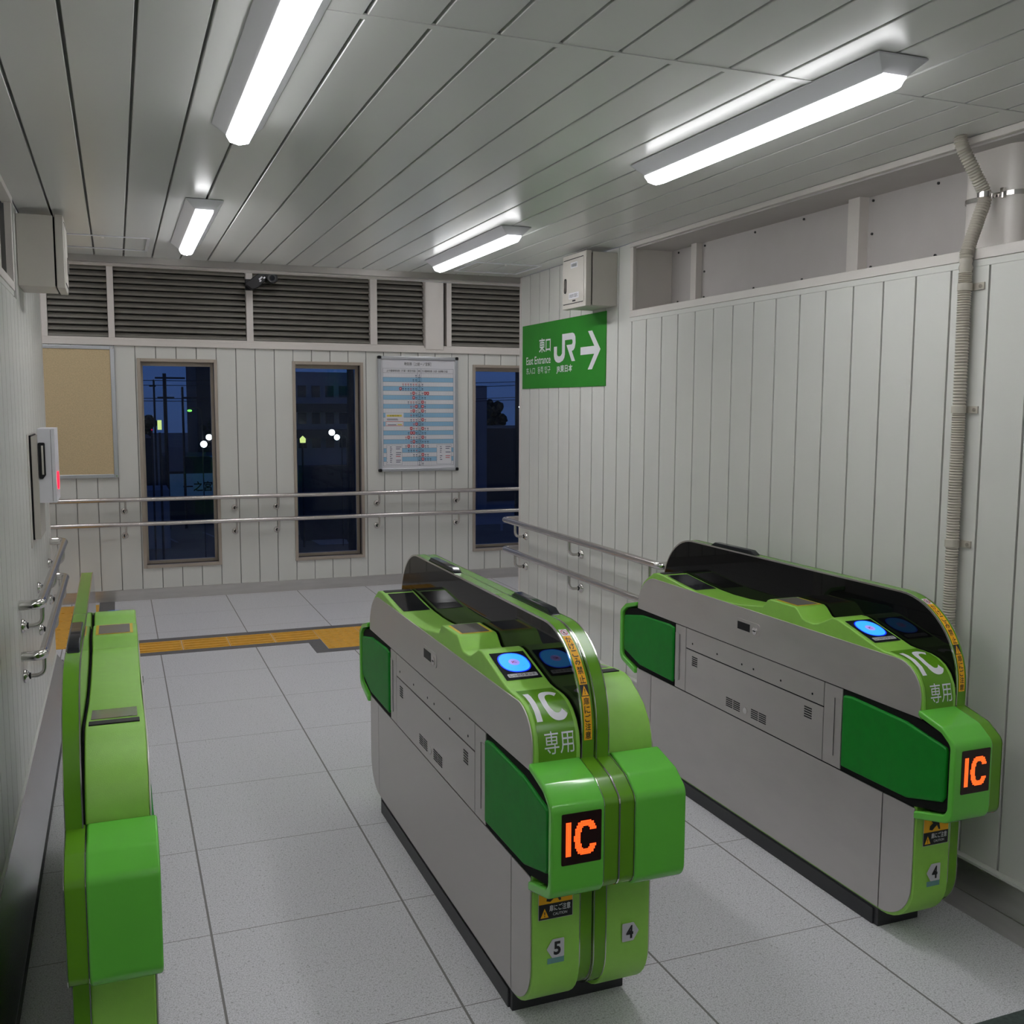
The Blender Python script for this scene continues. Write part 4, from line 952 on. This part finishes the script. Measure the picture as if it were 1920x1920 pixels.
def building(label, x0, x1, y0, y1, z1, M, wins=(), roof=None):
    T = thing('building', ((x0+x1)/2, (y0+y1)/2, GZ), label, 'building', 'buildings outside the windows at dusk')
    MB().box(x0, x1, y0, y1, GZ, z1, M).build('walls', T)
    if roof: MB().box(x0-0.3, x1+0.3, y0-0.3, y1+0.3, z1, z1+roof, BLDD).build('roof', T)
    for (a, b_, c_, d_) in wins: MB().box(a, b_, y0-0.05, y0, c_, d_, BLDW).build('window', T)
    return T
sh = building('low dark shop with a pale fascia seen through the leftmost window', 2.55, 7.5, 62.3, 68, -1.5, BLDD)
fb = MB().box(2.62, 6.2, 62.1, 62.3, -3.82, -2.50, FASC).build('fascia', sh)
g = MB(); FF = lambda a, b_: (a, 62.09, b_); put_text(g, '一之宮', (3.55, 5.2, -3.55, -2.95), FF, INK, 0.02); fl_ = g.build('lettering', fb, smooth=0)
MB().box(2.75, 3.6, 62.15, 62.3, -2.35, -0.9, BLDG).build('pale_doorway', sh)  # doorway block in the pale wall colour
building('dark low roof line on the left of the leftmost window view', -1.5, 2.0, 66, 74, -0.5, BLDD)
building('pale van sized shed in the street, lower left of the leftmost window', 0.9, 2.3, 52, 55, -2.6, BLDG)
building('tall dark building on the right of the leftmost window view', 5.0, 8.5, 70, 80, 5.0, BLDD)
wn = [(9.15+k*0.75, 9.6+k*0.75, z, z+0.62) for z in (2.0, 0.55, -0.75) for k in range(4)]
bl = building('pale apartment block with rows of dark windows, through the middle window', 8.7, 14.5, 55.0, 59.6, 3.35, BLDG, wn)
for z in (1.30, -0.10): MB().box(8.9, 14.5, 54.0, 55.0, z-0.10, z+0.35, BLDD).build('balcony', bl)
building('dark low building below the apartment block', 8.9, 13.0, 56.5-4, 53.6, -1.6, BLDD)
building('pale grey tower in the view of the rightmost window', 22.6, 23.3, 64, 68, 2.9, BLDG)
building('small pale building left of the tree line, through the rightmost window', 21.4, 22.0, 60.5, 63, 1.25, BLDG)
building('long dark building across the car park, through the rightmost window', 20.5, 40, 70, 80, -0.1, BLDD, [(24.2, 24.7, -0.9, 0.0), (25.0, 25.4, -1.3, 0.0)])
struct(MB().box(17.5, 45, 56, 69, GZ, GZ+0.03, BLDG), 'car_park')
def tree(x, y, r, h, label):
    T = thing('tree', (x, y, GZ), label, 'tree', 'dark trees beyond the station')
    MB().tube([(x, y, GZ), (x, y, GZ+h*0.6)], 0.2, POLE, 8).build('trunk', T)
    b = MB(); random.seed(int(x*10))
    for k in range(70):
        q = Vector((random.gauss(0, 1), random.gauss(0, 1), random.gauss(0, 0.6))); q = q.normalized()*r*random.random()**0.5
        c_ = Vector((x, y, GZ+h*0.75))+q; rr = r*random.uniform(0.12, 0.26)
        bm = bmesh.new(); bmesh.ops.create_icosphere(bm, subdivisions=2, radius=rr)
        vs = [tuple(v.co*random.uniform(0.8, 1.2)+c_) for v in bm.verts]; fs = [[v.index for v in f_.verts] for f_ in bm.faces]; bm.free(); b.add(vs, fs, TREE)
    b.build('crown', T, smooth=0)
tree(34, 95, 2.4, 7.6, 'round dark tree left in the rightmost window view'); tree(45, 99, 2.6, 8.4, 'dark tree at the right edge of the rightmost window view'); tree(4.9, 52, 1.1, 7.6, 'dark tree against the sky on the right of the leftmost window')
tree(0.6, 90, 2.4, 7.0, 'low dark tree on the skyline, left in the leftmost window')
def pole(x, y, z1, r, arms, label):
    T = thing('utility_pole', (x, y, GZ), label, 'utility pole', 'utility poles against the dusk sky')
    MB().tube([(x, y, GZ), (x, y, z1)], [r*1.2, r], POLE, 10).build('post', T)
    for (z, a, b_) in arms: MB().box(x+a, x+b_, y-0.05, y+0.05, z-0.05, z+0.05, POLE).build('crossarm', T)
pole(2.02, 60, 2.95, 0.055, [(2.6, -0.25, 0.1)], 'thin utility pole, leftmost in the leftmost window')
pole(2.59, 60, 3.30, 0.10, [(3.05, -0.5, 1.1), (1.95, -0.4, 0.5)], 'thick utility pole with a wide crossarm in the leftmost window')
pole(3.53, 60, 2.57, 0.065, [(1.95, 0.0, 0.9)], 'short utility pole, third from the left in the leftmost window')
pole(10.62, 48.5, 3.6, 0.17, [], 'thick dark pole in front of the apartment block, middle window')
pole(23.9, 60, 4.1, 0.12, [(3.75, -0.8, 0.1)], 'utility pole beside the wall corner in the rightmost window')
wv = MB()
for z, sag in ((3.0, 0.3), (2.75, 0.35), (2.0, 0.3), (1.85, 0.3)):
    wv.tube([(-20+k*3, 60.45, z+sag*(abs((k % 5)-2.5)/2.5-0.5)) for k in range(22)], 0.02, POLE, 5)
tag(wv.build('overhead_wires', None), 'thin overhead wires strung between the poles outside', 'wires')
def street_light(x, y, z, M, label, r=0.13, sq=1.0):
    T = thing('street_light', (x+0.5, y, GZ), label, 'street light', 'street lights outside')
    MB().tube(bend([(x+0.5, y, GZ), (x+0.5, y, z+0.12), (x, y, z+0.12)], 0.2, 5), 0.022, POLE, 8).build('post', T)
    b = MB(); bm = bmesh.new(); bmesh.ops.create_uvsphere(bm, u_segments=14, v_segments=10, radius=r)
    b.add([(v.co.x*1.0+x, v.co.y+y, v.co.z*sq+z) for v in bm.verts], [[v.index for v in f_.verts] for f_ in bm.faces], M); bm.free(); b.build('lamp', T, smooth=60)
street_light(3.46, 45, -0.11, SLIT, 'bright white street light, lower of two in the leftmost window', 0.14)
street_light(3.78, 46.2, 0.15, SLIT, 'bright white street light at the right edge of the leftmost window', 0.13)
street_light(2.95, 45.5, 1.32, GLIT, 'small greenish street light in the leftmost window', 0.10, 0.5)
street_light(9.98, 50, 0.22, SLIT, 'bright white street light, upper of two in the middle window', 0.15)
street_light(10.48, 51.2, -0.06, SLIT, 'bright white street light, lower of two in the middle window', 0.14)
street_light(23.74, 59, 1.5, SLIT, 'small white street light beside the corner in the rightmost window', 0.12, 0.5)
T = thing('shop_sign', (1.69, 45, GZ), 'tall lit yellow shop sign in the leftmost window', 'sign')
MB().tube([(1.69, 45, GZ), (1.69, 45, 0.4)], 0.05, POLE, 8).build('post', T)
MB().box(1.61, 1.77, 44.93, 45.07, 0.52, 0.92, YLIT).build('light_box', T)
T = thing('signal_light', (1.38, 45, GZ), 'tiny red signal light left of the yellow sign', 'signal')
MB().tube([(1.38, 45.1, GZ), (1.38, 45.1, 0.56)], 0.04, POLE, 8).build('post', T); MB().box(1.355, 1.405, 44.97, 45.06, 0.495, 0.545, RLIT).build('lamp', T)
T = thing('shop_sign', (8.53, 50, GZ), 'small lit house shaped sign at the left of the middle window', 'sign')
MB().tube([(8.53, 50.1, GZ), (8.53, 50.1, -0.3)], 0.05, POLE, 8).build('post', T)
MB().prism([(8.42, -0.28), (8.66, -0.28), (8.68, -0.08), (8.54, 0.06), (8.40, -0.08)], 49.95, 50.1, YLIT, 'y').build('light_box', T)
